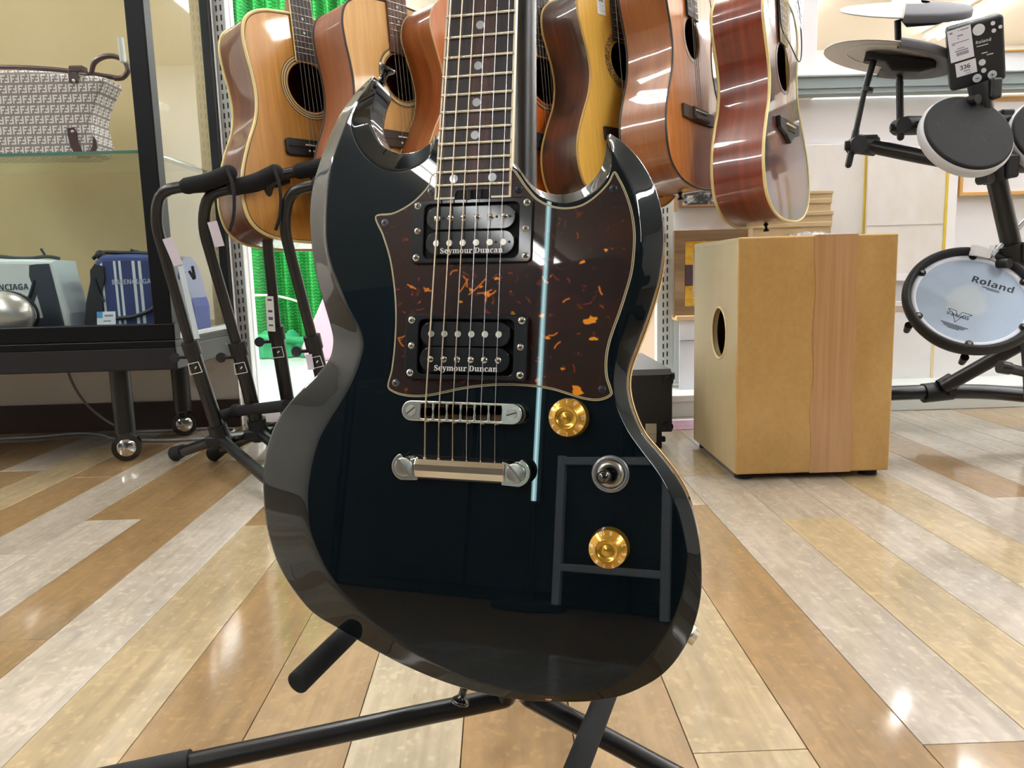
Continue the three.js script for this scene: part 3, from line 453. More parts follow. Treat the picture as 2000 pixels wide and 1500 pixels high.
function acoustic(o) {
  const p0 = PROFILES[o.shape], sq = o.squash || 1, q = v => v < 0 ? v * sq : v, g = thing('acoustic_guitar', o.label, 'guitar', 'acoustic guitars hanging in a row'), pf = { top: p0.top, bot: q(p0.bot), pts: p0.pts.map(([v, h]) => [q(v), h]) }, out = bodyOutline(pf), D = o.depth || 0.105, hr = o.hole || 0.05, n = out.length;
  const sh = shapeOf(out.map(p => [p.x, p.y])), hole = new THREE.Path(); hole.absarc(0, 0, hr, 0, Math.PI * 2, true); sh.holes.push(hole);
  const top = mesh('soundboard', extrude(sh, 0.003, -0.003, 0, 40), o.topMat, g);
  const rows = [0, 1, 2, 3].map(i => out.map(p => V(p.x, p.y, -0.002 - (D - 0.002) * i / 3)));
  const sg = grid(rows, true); { const u = sg.attributes.uv, p = sg.attributes.position; let L = 0; for (let i = 0; i < rows.length; i++) { L = 0; for (let j = 0; j < n; j++) { if (j) L += out[j].distanceTo(out[j - 1]); u.setXY(i * n + j, L, p.getZ(i * n + j)); } } }
  mesh('side', sg, o.sideMat, g);
  mesh('back', at(new THREE.ShapeGeometry(shapeOf(out.map(p => [p.x, p.y]))), 0, 0, -D), o.sideMat, g);
  const ring = (z, s) => { const c = new THREE.CatmullRomCurve3(out.map(p => V(p.x * s, p.y * s, z)), true); return new THREE.TubeGeometry(c, 180, o.bindR || 0.0022, 6, true); };
  mesh('binding', [ring(-0.0012, 1)], o.bindMat, g); mesh('binding', [ring(-D, 1)], o.bindMat, g);
  if (o.purfling) { const c = new THREE.CatmullRomCurve3(out.map(p => V(p.x * 0.975, (p.y + 0.1) * 0.985 - 0.1, 0.0002)), true); mesh('purfling', new THREE.TubeGeometry(c, 180, 0.0007, 4, true), o.purfling, g); }
  (o.rosette || []).forEach(([r0, r1, m]) => { const s = new THREE.Shape(); s.absarc(0, 0, r1, 0, Math.PI * 2); const h = new THREE.Path(); h.absarc(0, 0, r0, 0, Math.PI * 2, true); s.holes.push(h); mesh('rosette', at(extrude(s, 0.0005, 0, 0, 40), 0, 0, 0.0001), m, g); });
  // neck, fretboard, strings
  const body = o.join || 14, SL = o.scale || 0.645, saddle = pf.top - SL * Math.pow(2, -body / 12), nut = saddle + SL, fbEnd = hr * 0.97, w0 = o.nutW || 0.0215, w1 = o.endW || 0.0285;
  const fw = v => mix(w1, w0, (v - fbEnd) / (nut - fbEnd));
  mesh('fretboard', extrude(shapeOf([[-fw(fbEnd), fbEnd], [fw(fbEnd), fbEnd], [w0, nut], [-w0, nut]]), 0.0055, 0.0004, 0.0006), o.fbMat, g);
  if (o.fbBind) mesh('fretboard_binding', [-1, 1].map(s => polyTube([V(s * fw(fbEnd), fbEnd, 0.0045), V(s * w0, nut, 0.0045)], 0.0016, 6)).concat([polyTube([V(-fw(fbEnd), fbEnd, 0.0045), V(fw(fbEnd), fbEnd, 0.0045)], 0.0014, 6)]), o.fbBind, g);
  for (let k = 1; k <= 20; k++) { const v = saddle + SL * Math.pow(2, -k / 12); if (v < fbEnd + 0.003) break; mesh('fret', rod(V(-fw(v) * 0.97, v, 0.0058), V(fw(v) * 0.97, v, 0.0058), 0.0009, 0.0009, 6), M.fretMetal, g); }
  if (o.dots) for (const k of [5, 7, 9, 12, 15, 17]) { const v = saddle + SL * (Math.pow(2, -k / 12) + Math.pow(2, -(k - 1) / 12)) / 2; if (v > fbEnd) mesh('inlay', disc(V(0, v, 0.0061), V(0, 0, 1), 0.0028, 0.0006, 12), M.pearl, g); }
  const nk = []; for (let i = 0; i <= 12; i++) { const v = pf.top - 0.004 + (nut - pf.top + 0.004) * i / 12, r = [], t = i / 12, dep = 0.021 + 0.05 * Math.pow(1 - Math.min(1, t * 5), 2); for (let j = 0; j <= 12; j++) { const a = Math.PI * j / 12; r.push(V(-fw(v) * Math.cos(a), v, 0.0006 - dep * Math.sin(a))); } nk.push(r); }
  mesh('neck', grid(nk, false), o.neckMat || o.sideMat, g);
  mesh('headstock', [at(extrude(shapeOf([[-0.022, nut], [0.022, nut], [0.036, nut + 0.05], [0.034, nut + 0.17], [0, nut + 0.18], [-0.034, nut + 0.17], [-0.036, nut + 0.05]]), 0.014, -0.013, 0.001), 0, 0, 0)], o.neckMat || o.sideMat, g);
  mesh('nut', box(0.043, 0.005, 0.008, 0, nut + 0.002, 0.003, 0.001), M.cream, g);
  for (const s of [-1, 1]) for (let k = 0; k < 3; k++) mesh('tuner', [rod(V(s * 0.03, nut + 0.05 + k * 0.04, -0.006), V(s * 0.053, nut + 0.05 + k * 0.04, -0.006), 0.003, 0.003, 8), box(0.008, 0.016, 0.012, s * 0.056, nut + 0.05 + k * 0.04, -0.006, 0.003)], M.nickel, g);
  const bz = 0.009, br = mesh('bridge', o.bridge(saddle), o.bridgeMat, g);
  mesh('saddle', box(0.075, 0.003, 0.005, 0, saddle, bz + 0.001, 0.001), M.cream, br);
  if (o.pins) for (let k = 0; k < 6; k++) mesh('bridge_pin', ball(V(-0.0275 + k * 0.011, saddle - 0.012, bz), 0.0028, 10), o.pins, br);
  const ns = o.strings || [0, 1, 2, 3, 4, 5];
  for (const k of ns) { const a = -0.0275 + k * 0.011, b = -0.0185 + k * 0.0074; mesh('string', [rod(V(a, saddle, bz + 0.0035), V(b, nut, 0.0095), o.stringR || 0.00045, o.stringR || 0.00045, 6), rod(V(a, saddle, bz + 0.0035), V(a, saddle - 0.011, bz - 0.001), 0.0006, 0.0006, 6)], o.stringMat || stringDull, g); }
  if (o.pickguard) mesh('pickguard', at(extrude(shapeOf(o.pickguard), 0.0012, 0, 0.0004), 0, 0, 0.0003), o.pickguardMat, g);
  mesh('strap_pin', lathe([[0, 0], [0.006, 0], [0.003, 0.005], [0.003, 0.01], [0.0065, 0.013], [0.0065, 0.016], [0, 0.0165]], V(0, pf.bot, -D / 2), V(0, -1, 0), 14), M.blackSatin, g);
  if (o.extra) o.extra(g, { saddle, nut, D, pf });
  const p = atZ(o.px[0], o.px[1], o.z); g.position.copy(p); g.rotation.order = 'YXZ'; g.rotation.set(-(o.lean ?? 5) * Math.PI / 180, o.yaw * Math.PI / 180, (o.roll || 0) * Math.PI / 180);
  // hanger that carries it
  g.updateMatrixWorld(); const hp = V(0, nut + 0.004, -0.012).applyMatrix4(g.matrixWorld), uu = V(1, 0, 0).transformDirection(g.matrixWorld), hz = RZ + 0.14;
  const h = thing('guitar_hanger', 'black padded hanger hook for ' + o.hang, 'hanger', 'hanger hooks on the steel rail'), back = V(hp.x, hp.y + 0.02, hp.z - 0.05);
  mesh('yoke', polyTube(bentPath([hp.clone().addScaledVector(uu, -0.045).add(V(0, 0, 0.05)), hp.clone().addScaledVector(uu, -0.045).add(V(0, 0.0, -0.035)), hp.clone().addScaledVector(uu, 0.045).add(V(0, 0, -0.035)), hp.clone().addScaledVector(uu, 0.045).add(V(0, 0, 0.05))], 0.02), 0.007, 10), M.foam, h);
  mesh('arm', polyTube([hp.clone().add(V(0, 0, -0.035)), V(hp.x, RAILY, hz)], 0.005, 10), M.powder, h);
  return g;
}
const RAILY = 1.42, stringDull = S(0x7d776c, 0.4, 0.8);
mesh('bar', rod(V(-1.3, RAILY, RZ + 0.125), V(1.75, RAILY, RZ + 0.125), 0.014), M.powder, rail);
for (const x of [-1.25, 1.7]) mesh('leg', [rod(V(x, 0, RZ + 0.125), V(x, RAILY, RZ + 0.125), 0.012)], M.powder, rail);
const flatBridge = (w, h) => s => [extrude(roundRect(w, h, 0.008, 0, s - 0.005), 0.0095, 0, 0.002), box(w * 0.95, h * 0.3, 0.003, 0, s, 0.009, 0.001)];
const classicBridge = s => [extrude(roundRect(0.185, 0.028, 0.002, 0, s - 0.006), 0.006, 0, 0.001), box(0.085, 0.028, 0.011, 0, s - 0.006, 0.0055, 0.001), box(0.085, 0.007, 0.004, 0, s - 0.015, 0.012, 0.0008)];
const burst = (shape, inner, outer, a, b, sd) => { const out = bodyOutline(PROFILES[shape], 90); const t = tex(160, 192, (u, v) => { const x = (u - 0.5) * 0.42, y = v * 0.53 - 0.36; let d = 9; for (const p of out) d = Math.min(d, Math.hypot(p.x - x, p.y - y)); const k = clamp((d - a) / (b - a)), n = 0.9 + 0.2 * fbm(u, v, 40, 2, sd, 3); return [0, 1, 2].map(i => mix(outer[i], inner[i], sm(k)) * n); }); t.repeat.set(1 / 0.42, 1 / 0.53); t.offset.set(0.5, 0.36 / 0.53); return t; };
const ringD = S(0x3a322a, 0.5), ringC = S(0xd8c08a, 0.5), ringA = PM(0x7d7f6a, 0.3, { clearcoat: 1 });
acoustic({ shape: 'dread', px: [605, 171], z: -1.79, yaw: 46, lean: 7, squash: 0.98, hole: 0.054, label: 'natural spruce acoustic guitar with cream binding hanging beside the window', hang: 'the spruce guitar with cream binding', topMat: lac(W.spruce, 0.35), sideMat: lac(W.rosewood, 0.4), bindMat: M.creamYellow, purfling: ringD, bindR: 0.0034, fbMat: S(0xffffff, 0.55, 0, { map: W.ebony }), fbBind: M.creamYellow, dots: true, neckMat: lac(W.mahogany2), bridge: flatBridge(0.165, 0.036), bridgeMat: S(0x1c1a1a, 0.5), pins: M.cream,
  rosette: [[0.056, 0.0585, ringC], [0.0595, 0.0612, ringD], [0.0612, 0.0645, ringC], [0.0645, 0.066, ringD], [0.067, 0.0695, ringC], [0.0695, 0.071, ringD]] });
acoustic({ shape: 'dread', px: [786, 152], z: -1.76, yaw: 47, lean: 5, label: 'pale top acoustic guitar with satin brown sides and dark binding', hang: 'the pale satin guitar', topMat: lac(W.spruce2, 0.5, 0.15), sideMat: lac(W.mahogany, 0.5, 0.12), bindMat: S(0x33261f, 0.5), bindR: 0.0026, fbMat: S(0xffffff, 0.6, 0, { map: W.rosefb }), dots: true, bridge: flatBridge(0.165, 0.036), bridgeMat: S(0x33231b, 0.6), pins: M.cream, rosette: [[0.0515, 0.053, ringD], [0.056, 0.0605, ringC], [0.0605, 0.0625, ringD], [0.0635, 0.0645, ringD]] });
acoustic({ shape: 'folk', px: [938, 150], z: -1.79, yaw: 47, lean: 4, depth: 0.095, label: 'glossy orange-brown acoustic guitar partly hidden behind the electric guitar neck', hang: 'the orange-brown guitar', topMat: lac(W.amber, 0.35), sideMat: lac(W.mahogany2, 0.35), bindMat: S(0xb89a6c, 0.5), bindR: 0.0018, fbMat: S(0xffffff, 0.6, 0, { map: W.rosefb }), bridge: flatBridge(0.16, 0.034), bridgeMat: S(0x33231b, 0.6), pins: M.cream, rosette: [[0.055, 0.06, ringD]] });
const burst4 = burst('dread', [214, 104, 22], [40, 12, 6], 0.008, 0.07, 201);
acoustic({ shape: 'dread', px: [1066, 158], z: -1.79, yaw: 45, lean: 5, label: 'orange sunburst acoustic guitar seen beside the black stand pole', hang: 'the orange sunburst guitar', topMat: lac(burst4, 0.35), sideMat: lac(W.red, 0.35), bindMat: M.creamYellow, fbMat: S(0xffffff, 0.55, 0, { map: W.ebony }), fbBind: M.creamYellow, dots: true, bridge: flatBridge(0.165, 0.036), bridgeMat: S(0x1c1a1a, 0.5), pins: M.cream, rosette: [[0.053, 0.055, S(0xc97a45, 0.4)], [0.0565, 0.058, ringD], [0.059, 0.063, S(0xb98a62, 0.4)], [0.0645, 0.066, ringD]] });
const mosaic = tex(128, 128, (u, v) => { const n = hash(Math.floor(u * 64), Math.floor(v * 64), 5); return n > 0.55 ? [196, 158, 96] : [104, 78, 44]; }); mosaic.repeat.set(8, 8);
acoustic({ shape: 'classic', join: 12, scale: 0.65, px: [1217, 120], z: -1.785, yaw: 43, lean: 6, hole: 0.0425, label: 'yellow-topped classical guitar with dark rosewood sides and mosaic rosette', hang: 'the yellow-topped classical guitar', topMat: lac(W.cedar, 0.4, 0.5), sideMat: lac(W.darkRose, 0.3), bindMat: S(0xa98848, 0.5), bindR: 0.0026, fbMat: S(0xffffff, 0.6, 0, { map: W.ebony }), nutW: 0.026, endW: 0.031, bridge: classicBridge, bridgeMat: S(0x241a16, 0.5), strings: [0], stringR: 0.0011, rosette: [[0.0445, 0.0635, S(0xffffff, 0.4, 0, { map: mosaic })]],
  extra: g => { const lt = canvasTex(128, 192, (c, w, h) => { c.fillStyle = '#eef0f2'; c.fillRect(0, 0, w, h); c.fillStyle = '#9aa0a8'; for (let i = 0; i < 9; i++) c.fillRect(18 + (i % 3) * 9, 22 + i * 17, 92 - (i * 23) % 40, 5); c.fillStyle = '#40454c'; for (let i = 0; i < 22; i++) c.fillRect(24 + i * 3.6, 26, 1 + (i * 7) % 3, 34); }); mesh('price_sticker', at(new THREE.PlaneGeometry(0.027, 0.04), -0.062, 0.108, 0.0009), S(0xffffff, 0.6, 0, { map: lt }), g, 'white price sticker'); } });
acoustic({ shape: 'classic', join: 12, scale: 0.65, px: [1352, 76], z: -1.775, yaw: 55, lean: 4.5, hole: 0.0425, label: 'honey-brown classical guitar with glossy pale brown sides', hang: 'the honey-brown classical guitar', topMat: lac(W.honey, 0.35), sideMat: lac(W.maple, 0.35), bindMat: S(0x2e2622, 0.4), bindR: 0.0026, fbMat: S(0xffffff, 0.6, 0, { map: W.ebony }), nutW: 0.026, endW: 0.031, bridge: classicBridge, bridgeMat: S(0x4a3a34, 0.5), strings: [0, 1, 2], stringR: 0.0008, rosette: [[0.0445, 0.053, S(0xa98f78, 0.4)]] });
const burst7 = burst('folk', [92, 40, 34], [24, 12, 14], 0.004, 0.05, 211);
acoustic({ shape: 'folk', px: [1530, 132], z: -1.77, yaw: 55, lean: 4, depth: 0.11, label: 'red-brown acoustic guitar with dark burst top and cream binding above the cajon', hang: 'the red-brown burst guitar', topMat: lac(burst7, 0.3), sideMat: lac(W.red, 0.3), bindMat: M.creamYellow, bindR: 0.0034, fbMat: S(0xffffff, 0.55, 0, { map: W.ebony }), fbBind: M.creamYellow, stringMat: S(0xb59a58, 0.35, 0.8), neckMat: lac(W.red), rosette: [[0.0512, 0.058, S(0x6e6670, 0.4)]], pins: S(0x111214, 0.4),
  bridge: s => [extrude(shapeOf([[-0.08, s + 0.012], [-0.03, s + 0.012], [0.03, s + 0.012], [0.08, s + 0.012], [0.078, s - 0.012], [0.03, s - 0.022], [0, s - 0.038], [-0.03, s - 0.022], [-0.078, s - 0.012]]), 0.0095, 0, 0.002)], bridgeMat: S(0x17181a, 0.45),
  extra: (g) => {
    mesh('tag_cord', pipe([V(-0.06, 0.2, 0.012), V(-0.055, 0.12, 0.012), V(-0.04, 0.075, 0.01), V(0.02, 0.05, 0.012), V(0.1, 0.03, 0.012), V(0.125, 0.07, 0.012), V(0.1, 0.16, 0.014), V(0.05, 0.22, 0.014)], 0.0014, 90, 6), M.blackSatin, g);
    const lt = canvasTex(128, 128, (c, w, h) => { c.fillStyle = '#dfe3ee'; c.fillRect(0, 0, w, h); c.fillStyle = '#4b5064'; for (let i = 0; i < 26; i++) c.fillRect(12 + hash(i, 3, 1) * 96, 14 + hash(i, 5, 2) * 96, 4 + hash(i, 7, 3) * 12, 4); }); const pl = new THREE.PlaneGeometry(0.1, 0.085); pl.rotateZ(-0.5); mesh('paper_tag', at(pl, 0.1, 0.165, 0.014), S(0xffffff, 0.8, 0, { map: lt }), g, 'white paper tag'); } });
// ------------------------------------------------------------ empty guitar stands beside the showcase
function emptyStand(o) {
  const t = thing('guitar_stand', o.label, 'guitar stand', 'empty guitar stands beside the showcase'), Z = y => mix(o.z, o.z + 0.13, clamp((850 - y) / 500)), P = ([x, y]) => atZ(x, y, Z(y));
  const up = o.up.map(P), col = P(o.collar), low = P(o.hub);
  mesh('upper_tube', polyTube(bentPath([col, ...up], 0.045, 8), 0.0115), M.tubeBlack, t);
  mesh('lower_tube', rod(low, col, 0.0155, 0.0155, 20), M.tubeBlack, t);
  const ax = col.clone().sub(low).normalize();
  mesh('collar', disc(col, ax, 0.0185, 0.03, 20), M.blackPlastic, t);
  const kd = V(-1, 0, 0.2).normalize(), kn = mesh('knob', [rod(col.clone().addScaledVector(ax, -0.02), col.clone().addScaledVector(ax, -0.02).addScaledVector(kd, 0.035), 0.004, 0.004, 8), disc(col.clone().addScaledVector(ax, -0.02).addScaledVector(kd, 0.04), V(0.3, 0.2, 1).normalize(), 0.011, 0.007, 16)], M.blackPlastic, t);
  // outlined maker's plate on the lower tube
  const lc = col.clone().addScaledVector(ax, -0.045), bx = V(1, 0, 0).addScaledVector(ax, -ax.x).normalize(), q = (a, b) => lc.clone().addScaledVector(bx, a).addScaledVector(ax, b).add(V(0, 0, 0.0158));
  mesh('badge', [polyTube([q(-0.012, 0.011), q(0.011, 0.013), q(0.013, -0.011), q(-0.015, -0.013), q(-0.012, 0.011)], 0.0009, 6), rod(q(0.0, -0.001), q(0.004, 0.003), 0.0016, 0.0016, 6)], S(0xdadada, 0.5), t, 'white outlined badge');
  const last = up[up.length - 1], prev = up[up.length - 2], gd = last.clone().sub(prev).normalize(), ge = last.clone().addScaledVector(gd, 0.085).add(V(0, 0.012, 0.0)), gm = last.clone().addScaledVector(gd, 0.045).add(V(0, 0.003, 0));
  mesh('padded_yoke', [pipe([last.clone().addScaledVector(gd, -0.005), gm, ge], 0.0165, 24, 14), ball(last.clone().addScaledVector(gd, -0.004), 0.0155, 14), ball(ge, 0.0165, 14), pipe([last.clone(), gm.clone().add(V(0.0, 0.004, -0.07)), ge.clone().add(V(0, 0.004, -0.09))], 0.0155, 24, 12)], M.foam, t);
  if (o.strap) mesh('strap', pipe([ge.clone().add(V(0, 0.012, 0.014)), ge.clone().add(V(0.012, -0.03, 0.018)), ge.clone().add(V(0.008, -0.085, 0.016)), ge.clone().add(V(-0.004, -0.115, 0.012))], 0.0035, 30, 8), M.rubber, t);
  // hub and folding legs
  mesh('hub', [disc(low, ax, 0.021, 0.05, 18), box(0.05, 0.026, 0.04, low.x - 0.005, low.y - 0.012, low.z, 0.006)], M.blackPlastic, t);
  o.feet.forEach((f, i) => { const L = mesh('leg', [polyTube([low.clone().add(V(0, -0.008, 0)), f.clone().add(V(0, 0.018, 0))], 0.0125, 12), ball(low.clone().add(V(0, -0.008, 0)), 0.0125, 12)], M.tubeBlack, t); const d = f.clone().add(V(0, 0.018, 0)).sub(low).normalize(); mesh('rubber_foot', rod(f.clone().add(V(0, 0.019, 0)).addScaledVector(d, -0.032), f.clone().add(V(0, 0.019, 0)).addScaledVector(d, 0.006), 0.0145, 0.0185, 18), M.rubber, L); });
  if (o.arm) mesh('body_rest', [polyTube(bentPath(o.arm.map(([x, y, z]) => atZ(x, y, z)), 0.02), 0.0125, 12), ball(atZ(...o.arm[1]), 0.017, 12)], M.foam, t);
  (o.tags || []).forEach(([a, b, m, w]) => { const p = P(a), r = P(b), d = r.clone().sub(p), g = new THREE.PlaneGeometry(w, d.length()); g.applyQuaternion(new THREE.Quaternion().setFromUnitVectors(V(0, -1, 0), d.clone().normalize())); mesh('paper_tag', at(g, (p.x + r.x) / 2, (p.y + r.y) / 2, (p.z + r.z) / 2 + 0.02), m, t, 'paper price tag'); });
  return t;
}
{
  const lav = S(0xd9d2e4, 0.8), tagT = canvasTex(64, 256, (c, w, h) => { c.fillStyle = '#e9ebee'; c.fillRect(0, 0, w, h); c.fillStyle = '#565a60'; for (const [y, hh] of [[20, 14], [100, 16], [150, 22], [205, 12]]) c.fillRect(16, y, 34, hh); }), tagM = S(0xffffff, 0.8, 0, { map: tagT });
  emptyStand({ label: 'black empty guitar stand nearest the showcase post', z: -1.73, hub: [430, 850], collar: [374, 680], up: [[303, 432], [312, 372], [368, 363]], strap: true, feet: [atY(346, 900), atY(560, 985), V(-0.62, 0, -2.05)], arm: [[432, 812, -1.79], [462, 803, -1.74], [560, 792, -1.6]], tags: [[[334, 466], [356, 518], lav, 0.02], [[360, 520], [392, 660], S(0xcfe2ec, 0.7), 0.012]] });
  emptyStand({ label: 'black empty guitar stand second from the showcase', z: -1.74, hub: [505, 838], collar: [465, 680], up: [[395, 440], [405, 378], [460, 366]], strap: true, feet: [atY(420, 900), atY(640, 960), V(-0.5, 0, -2.08)], arm: [[520, 855, -1.8], [548, 838, -1.74], [640, 820, -1.62]], tags: [[[421, 434], [436, 482], lav, 0.02]] });
  emptyStand({ label: 'black empty guitar stand with striped tag before the green netting', z: -1.8, hub: [568, 820], collar: [540, 650], up: [[516, 405], [527, 345], [588, 334]], feet: [V(-0.72, 0, -1.98), V(-0.42, 0, -1.72), V(-0.5, 0, -2.12)], tags: [[[531, 578], [535, 646], tagM, 0.018]] });
  emptyStand({ label: 'black empty guitar stand closest to the electric guitar', z: -1.72, hub: [652, 830], collar: [612, 668], up: [[553, 440], [566, 372], [625, 360]], feet: [V(-0.56, 0, -1.86), V(-0.28, 0, -1.6), V(-0.32, 0, -2.0)], tags: [[[607, 690], [612, 720], lav, 0.014]] });
}

// ------------------------------------------------------------ cajon
{
  const t = thing('cajon', 'pale birch cajon box drum with round side hole and brown tape band', 'cajon');
  const z0 = -1.5, z1 = -1.835, x0 = atZ(1437, 900, z0).x, x1 = atZ(1737, 900, z0).x, y0 = atZ(1437, 928, z0).y, y1 = atZ(1452, 463, z0).y, th = 0.012;
  const birch = tex(512, 512, (u, v) => { const n = fbm(u, v, 5, 3, 301, 4), f = fbm(u, v, 60, 50, 305, 3), c = fbm(u + 0.15 * n, v, 5, 2, 309, 3), w = clamp(0.5 + (n - 0.5) * 0.9 + (f - 0.5) * 0.5 + (c - 0.5) * 0.5); return [mix(196, 222, w), mix(150, 180, w), mix(84, 114, w)]; }); birch.repeat.set(2.5, 2.5);
  const side = tex(256, 256, (u, v) => { const n = fbm(u, v, 40, 2, 311, 3), f = fbm(u, v, 8, 8, 315, 3), w = clamp(0.5 + (n - 0.5) * 0.5 + (f - 0.5) * 0.3); return [mix(204, 220, w), mix(180, 198, w), mix(134, 154, w)]; }); side.repeat.set(3, 3);
  const mf = PM(0xd8d8d4, 0.35, { map: birch, clearcoat: 0.25, clearcoatRoughness: 0.2 }), ms = S(0xcccccc, 0.5, 0, { map: side });
  mesh('playing_face', uvMetres(box(x1 - x0, y1 - y0, th, (x0 + x1) / 2, (y0 + y1) / 2, z0 - th / 2, 0.004)), mf, t);
  const r = ray(1403, 650), hz = r.z * (x0 / r.x), hy = EYE.y + r.y * (x0 / r.x);
  const s = new THREE.Shape([[z1, y0 + 0.001], [z0 - th, y0 + 0.001], [z0 - th, y1 - 0.001], [z1, y1 - 0.001]].map(p => new THREE.Vector2(-p[0], p[1]))), ho = new THREE.Path(); ho.absarc(-hz, hy, 0.054, 0, Math.PI * 2, true); s.holes.push(ho);
  const sp = extrude(s, th, 0, 0, 40); sp.rotateY(Math.PI / 2); sp.translate(x0 + 0.001, 0, 0);
  mesh('side_panel', uvMetres(sp), ms, t); mesh('hole_edge', at(new THREE.TorusGeometry(0.054, 0.0025, 8, 48).rotateY(Math.PI / 2), x0 + 0.0015, hy, hz), S(0xd9c08e, 0.5), t);
  mesh('side_panel', uvMetres(boxAB([x1 - th, y0 + 0.001, z1], [x1 - 0.001, y1 - 0.001, z0 - th])), ms, t);
  mesh('top_panel', uvMetres(boxAB([x0 + 0.0005, y1 - th, z1], [x1, y1 - 0.0005, z0 - th + 0.001], 0.003)), ms, t);
  mesh('bottom_panel', uvMetres(boxAB([x0 + th, y0 + 0.001, z1], [x1 - th, y0 + th, z0 - th])), ms, t);
  mesh('rear_panel', uvMetres(boxAB([x0 + 0.001, y0 + 0.001, z1 - 0.006], [x1 - 0.001, y1 - 0.001, z1], 0.002)), ms, t);
  for (const [x, z] of [[x0 + 0.025, z0 - 0.03], [x1 - 0.03, z0 - 0.03], [x0 + 0.025, z1 + 0.03], [x1 - 0.03, z1 + 0.03]]) mesh('rubber_foot', rod(V(x, 0, z), V(x, y0 + 0.0015, z), 0.018, 0.018, 18), M.rubber, t);
  const tp = tex(256, 256, (u, v) => { const n = fbm(u, v, 24, 2, 321, 4), e = fbm(u, v, 70, 3, 325, 3), w = clamp(0.5 + (n - 0.5) * 1.2 + (e - 0.5) * 0.6); return [mix(200, 222, w), mix(152, 178, w), mix(100, 128, w)]; }); tp.repeat.set(6, 2);
  const ta = atZ(1587, 700, z0).x, tb = atZ(1668, 700, z0).x;
  const band = (a, b, k) => { const pts = [], n = 14; for (let i = 0; i <= n; i++) pts.push([a + 0.0025 * Math.sin(i * 1.3 + k), y0 + (y1 - y0) * i / n]); for (let i = n; i >= 0; i--) pts.push([b + 0.002 * Math.sin(i * 0.9 + k), y0 + (y1 - y0) * i / n]); return extrude(shapeOf(pts), 0.0006, 0); };
  mesh('tape', [at(band(ta, tb, 0), 0, 0, z0 + 0.0002), boxAB([ta, y1 - 0.0002, z1], [tb, y1 + 0.0005, z0])], PM(0xd4d0d0, 0.3, { map: tp, clearcoat: 0.7, clearcoatRoughness: 0.12 }), t, 'brown parcel tape band');
  const fr = []; for (let i = 0; i <= 6; i++) { const row = []; for (let j = 0; j <= 24; j++) { const s2 = j / 24, e = Math.sin(Math.PI * i / 6); row.push(V(ta - 0.04 + 0.11 * s2, y1 + 0.001 + 0.009 * e * (0.6 + 0.7 * hash(j, i, 8)) * Math.sin(Math.PI * s2), z0 - 0.11 + 0.08 * i / 6)); } fr.push(row); }
  mesh('crumpled_film', grid(fr, false), PM(0xd8d8dc, 0.1, { transmission: 0.5, thickness: 0, clearcoat: 1 }), t, 'crumpled clear film');
}
// ------------------------------------------------------------ black amplifier box on the floor
{
  const t = thing('amplifier_box', 'black metal equipment box with corner screws behind the electric guitar', 'equipment box'), z0 = -1.8, x1 = atZ(1313, 800, z0).x, y0 = atZ(1313, 843, z0).y, y1 = atZ(1300, 727, z0).y, x0 = x1 - 0.4;
  mesh('case', extrude(shapeOf([[-z0, y0], [-z0 + 0.38, y0], [-z0 + 0.38, y1 + 0.006], [-z0 + 0.016, y1 + 0.006], [-z0, y1 - 0.006]]), x1 - x0, 0, 0.002).rotateY(Math.PI / 2).translate(x0, 0, 0), S(0x131416, 0.55), t);
  for (const y of [y1 - 0.02, y0 + 0.014]) mesh('corner_screw', [disc(V(x1 - 0.011, y, z0 + 0.005), V(0, 0, 1), 0.0115, 0.012, 20), disc(V(x1 - 0.011, y, z0 + 0.0115), V(0, 0, 1), 0.004, 0.003, 6)], M.blackSatin, t);
  mesh('corner_screw', [disc(V(x1 + 0.002, y1 - 0.01, z0 - 0.004), V(1, 0, 0), 0.009, 0.006, 18)], M.blackSatin, t);
  mesh('bracket', [boxAB([x1 - 0.065, y0 - 0.004, z0 - 0.002], [x1 - 0.038, y0 + 0.022, z0 + 0.004], 0.001), boxAB([x1 - 0.065, y0 - 0.026, z0 - 0.05], [x1 - 0.038, y0 - 0.004, z0 + 0.003], 0.001)], M.nickel, t, 'bright metal bracket');
  for (const [x, z] of [[x1 - 0.03, z0 - 0.01], [x0 + 0.03, z0 - 0.02], [x1 - 0.03, z0 - 0.35], [x0 + 0.03, z0 - 0.35]]) mesh('foot', [boxAB([x - 0.01, 0, z - 0.012], [x + 0.006, y0 + 0.004, z + 0.008], 0.002), box(0.012, 0.014, 0.012, x + 0.01, 0.022, z, 0.004)], M.blackSatin, t);
}

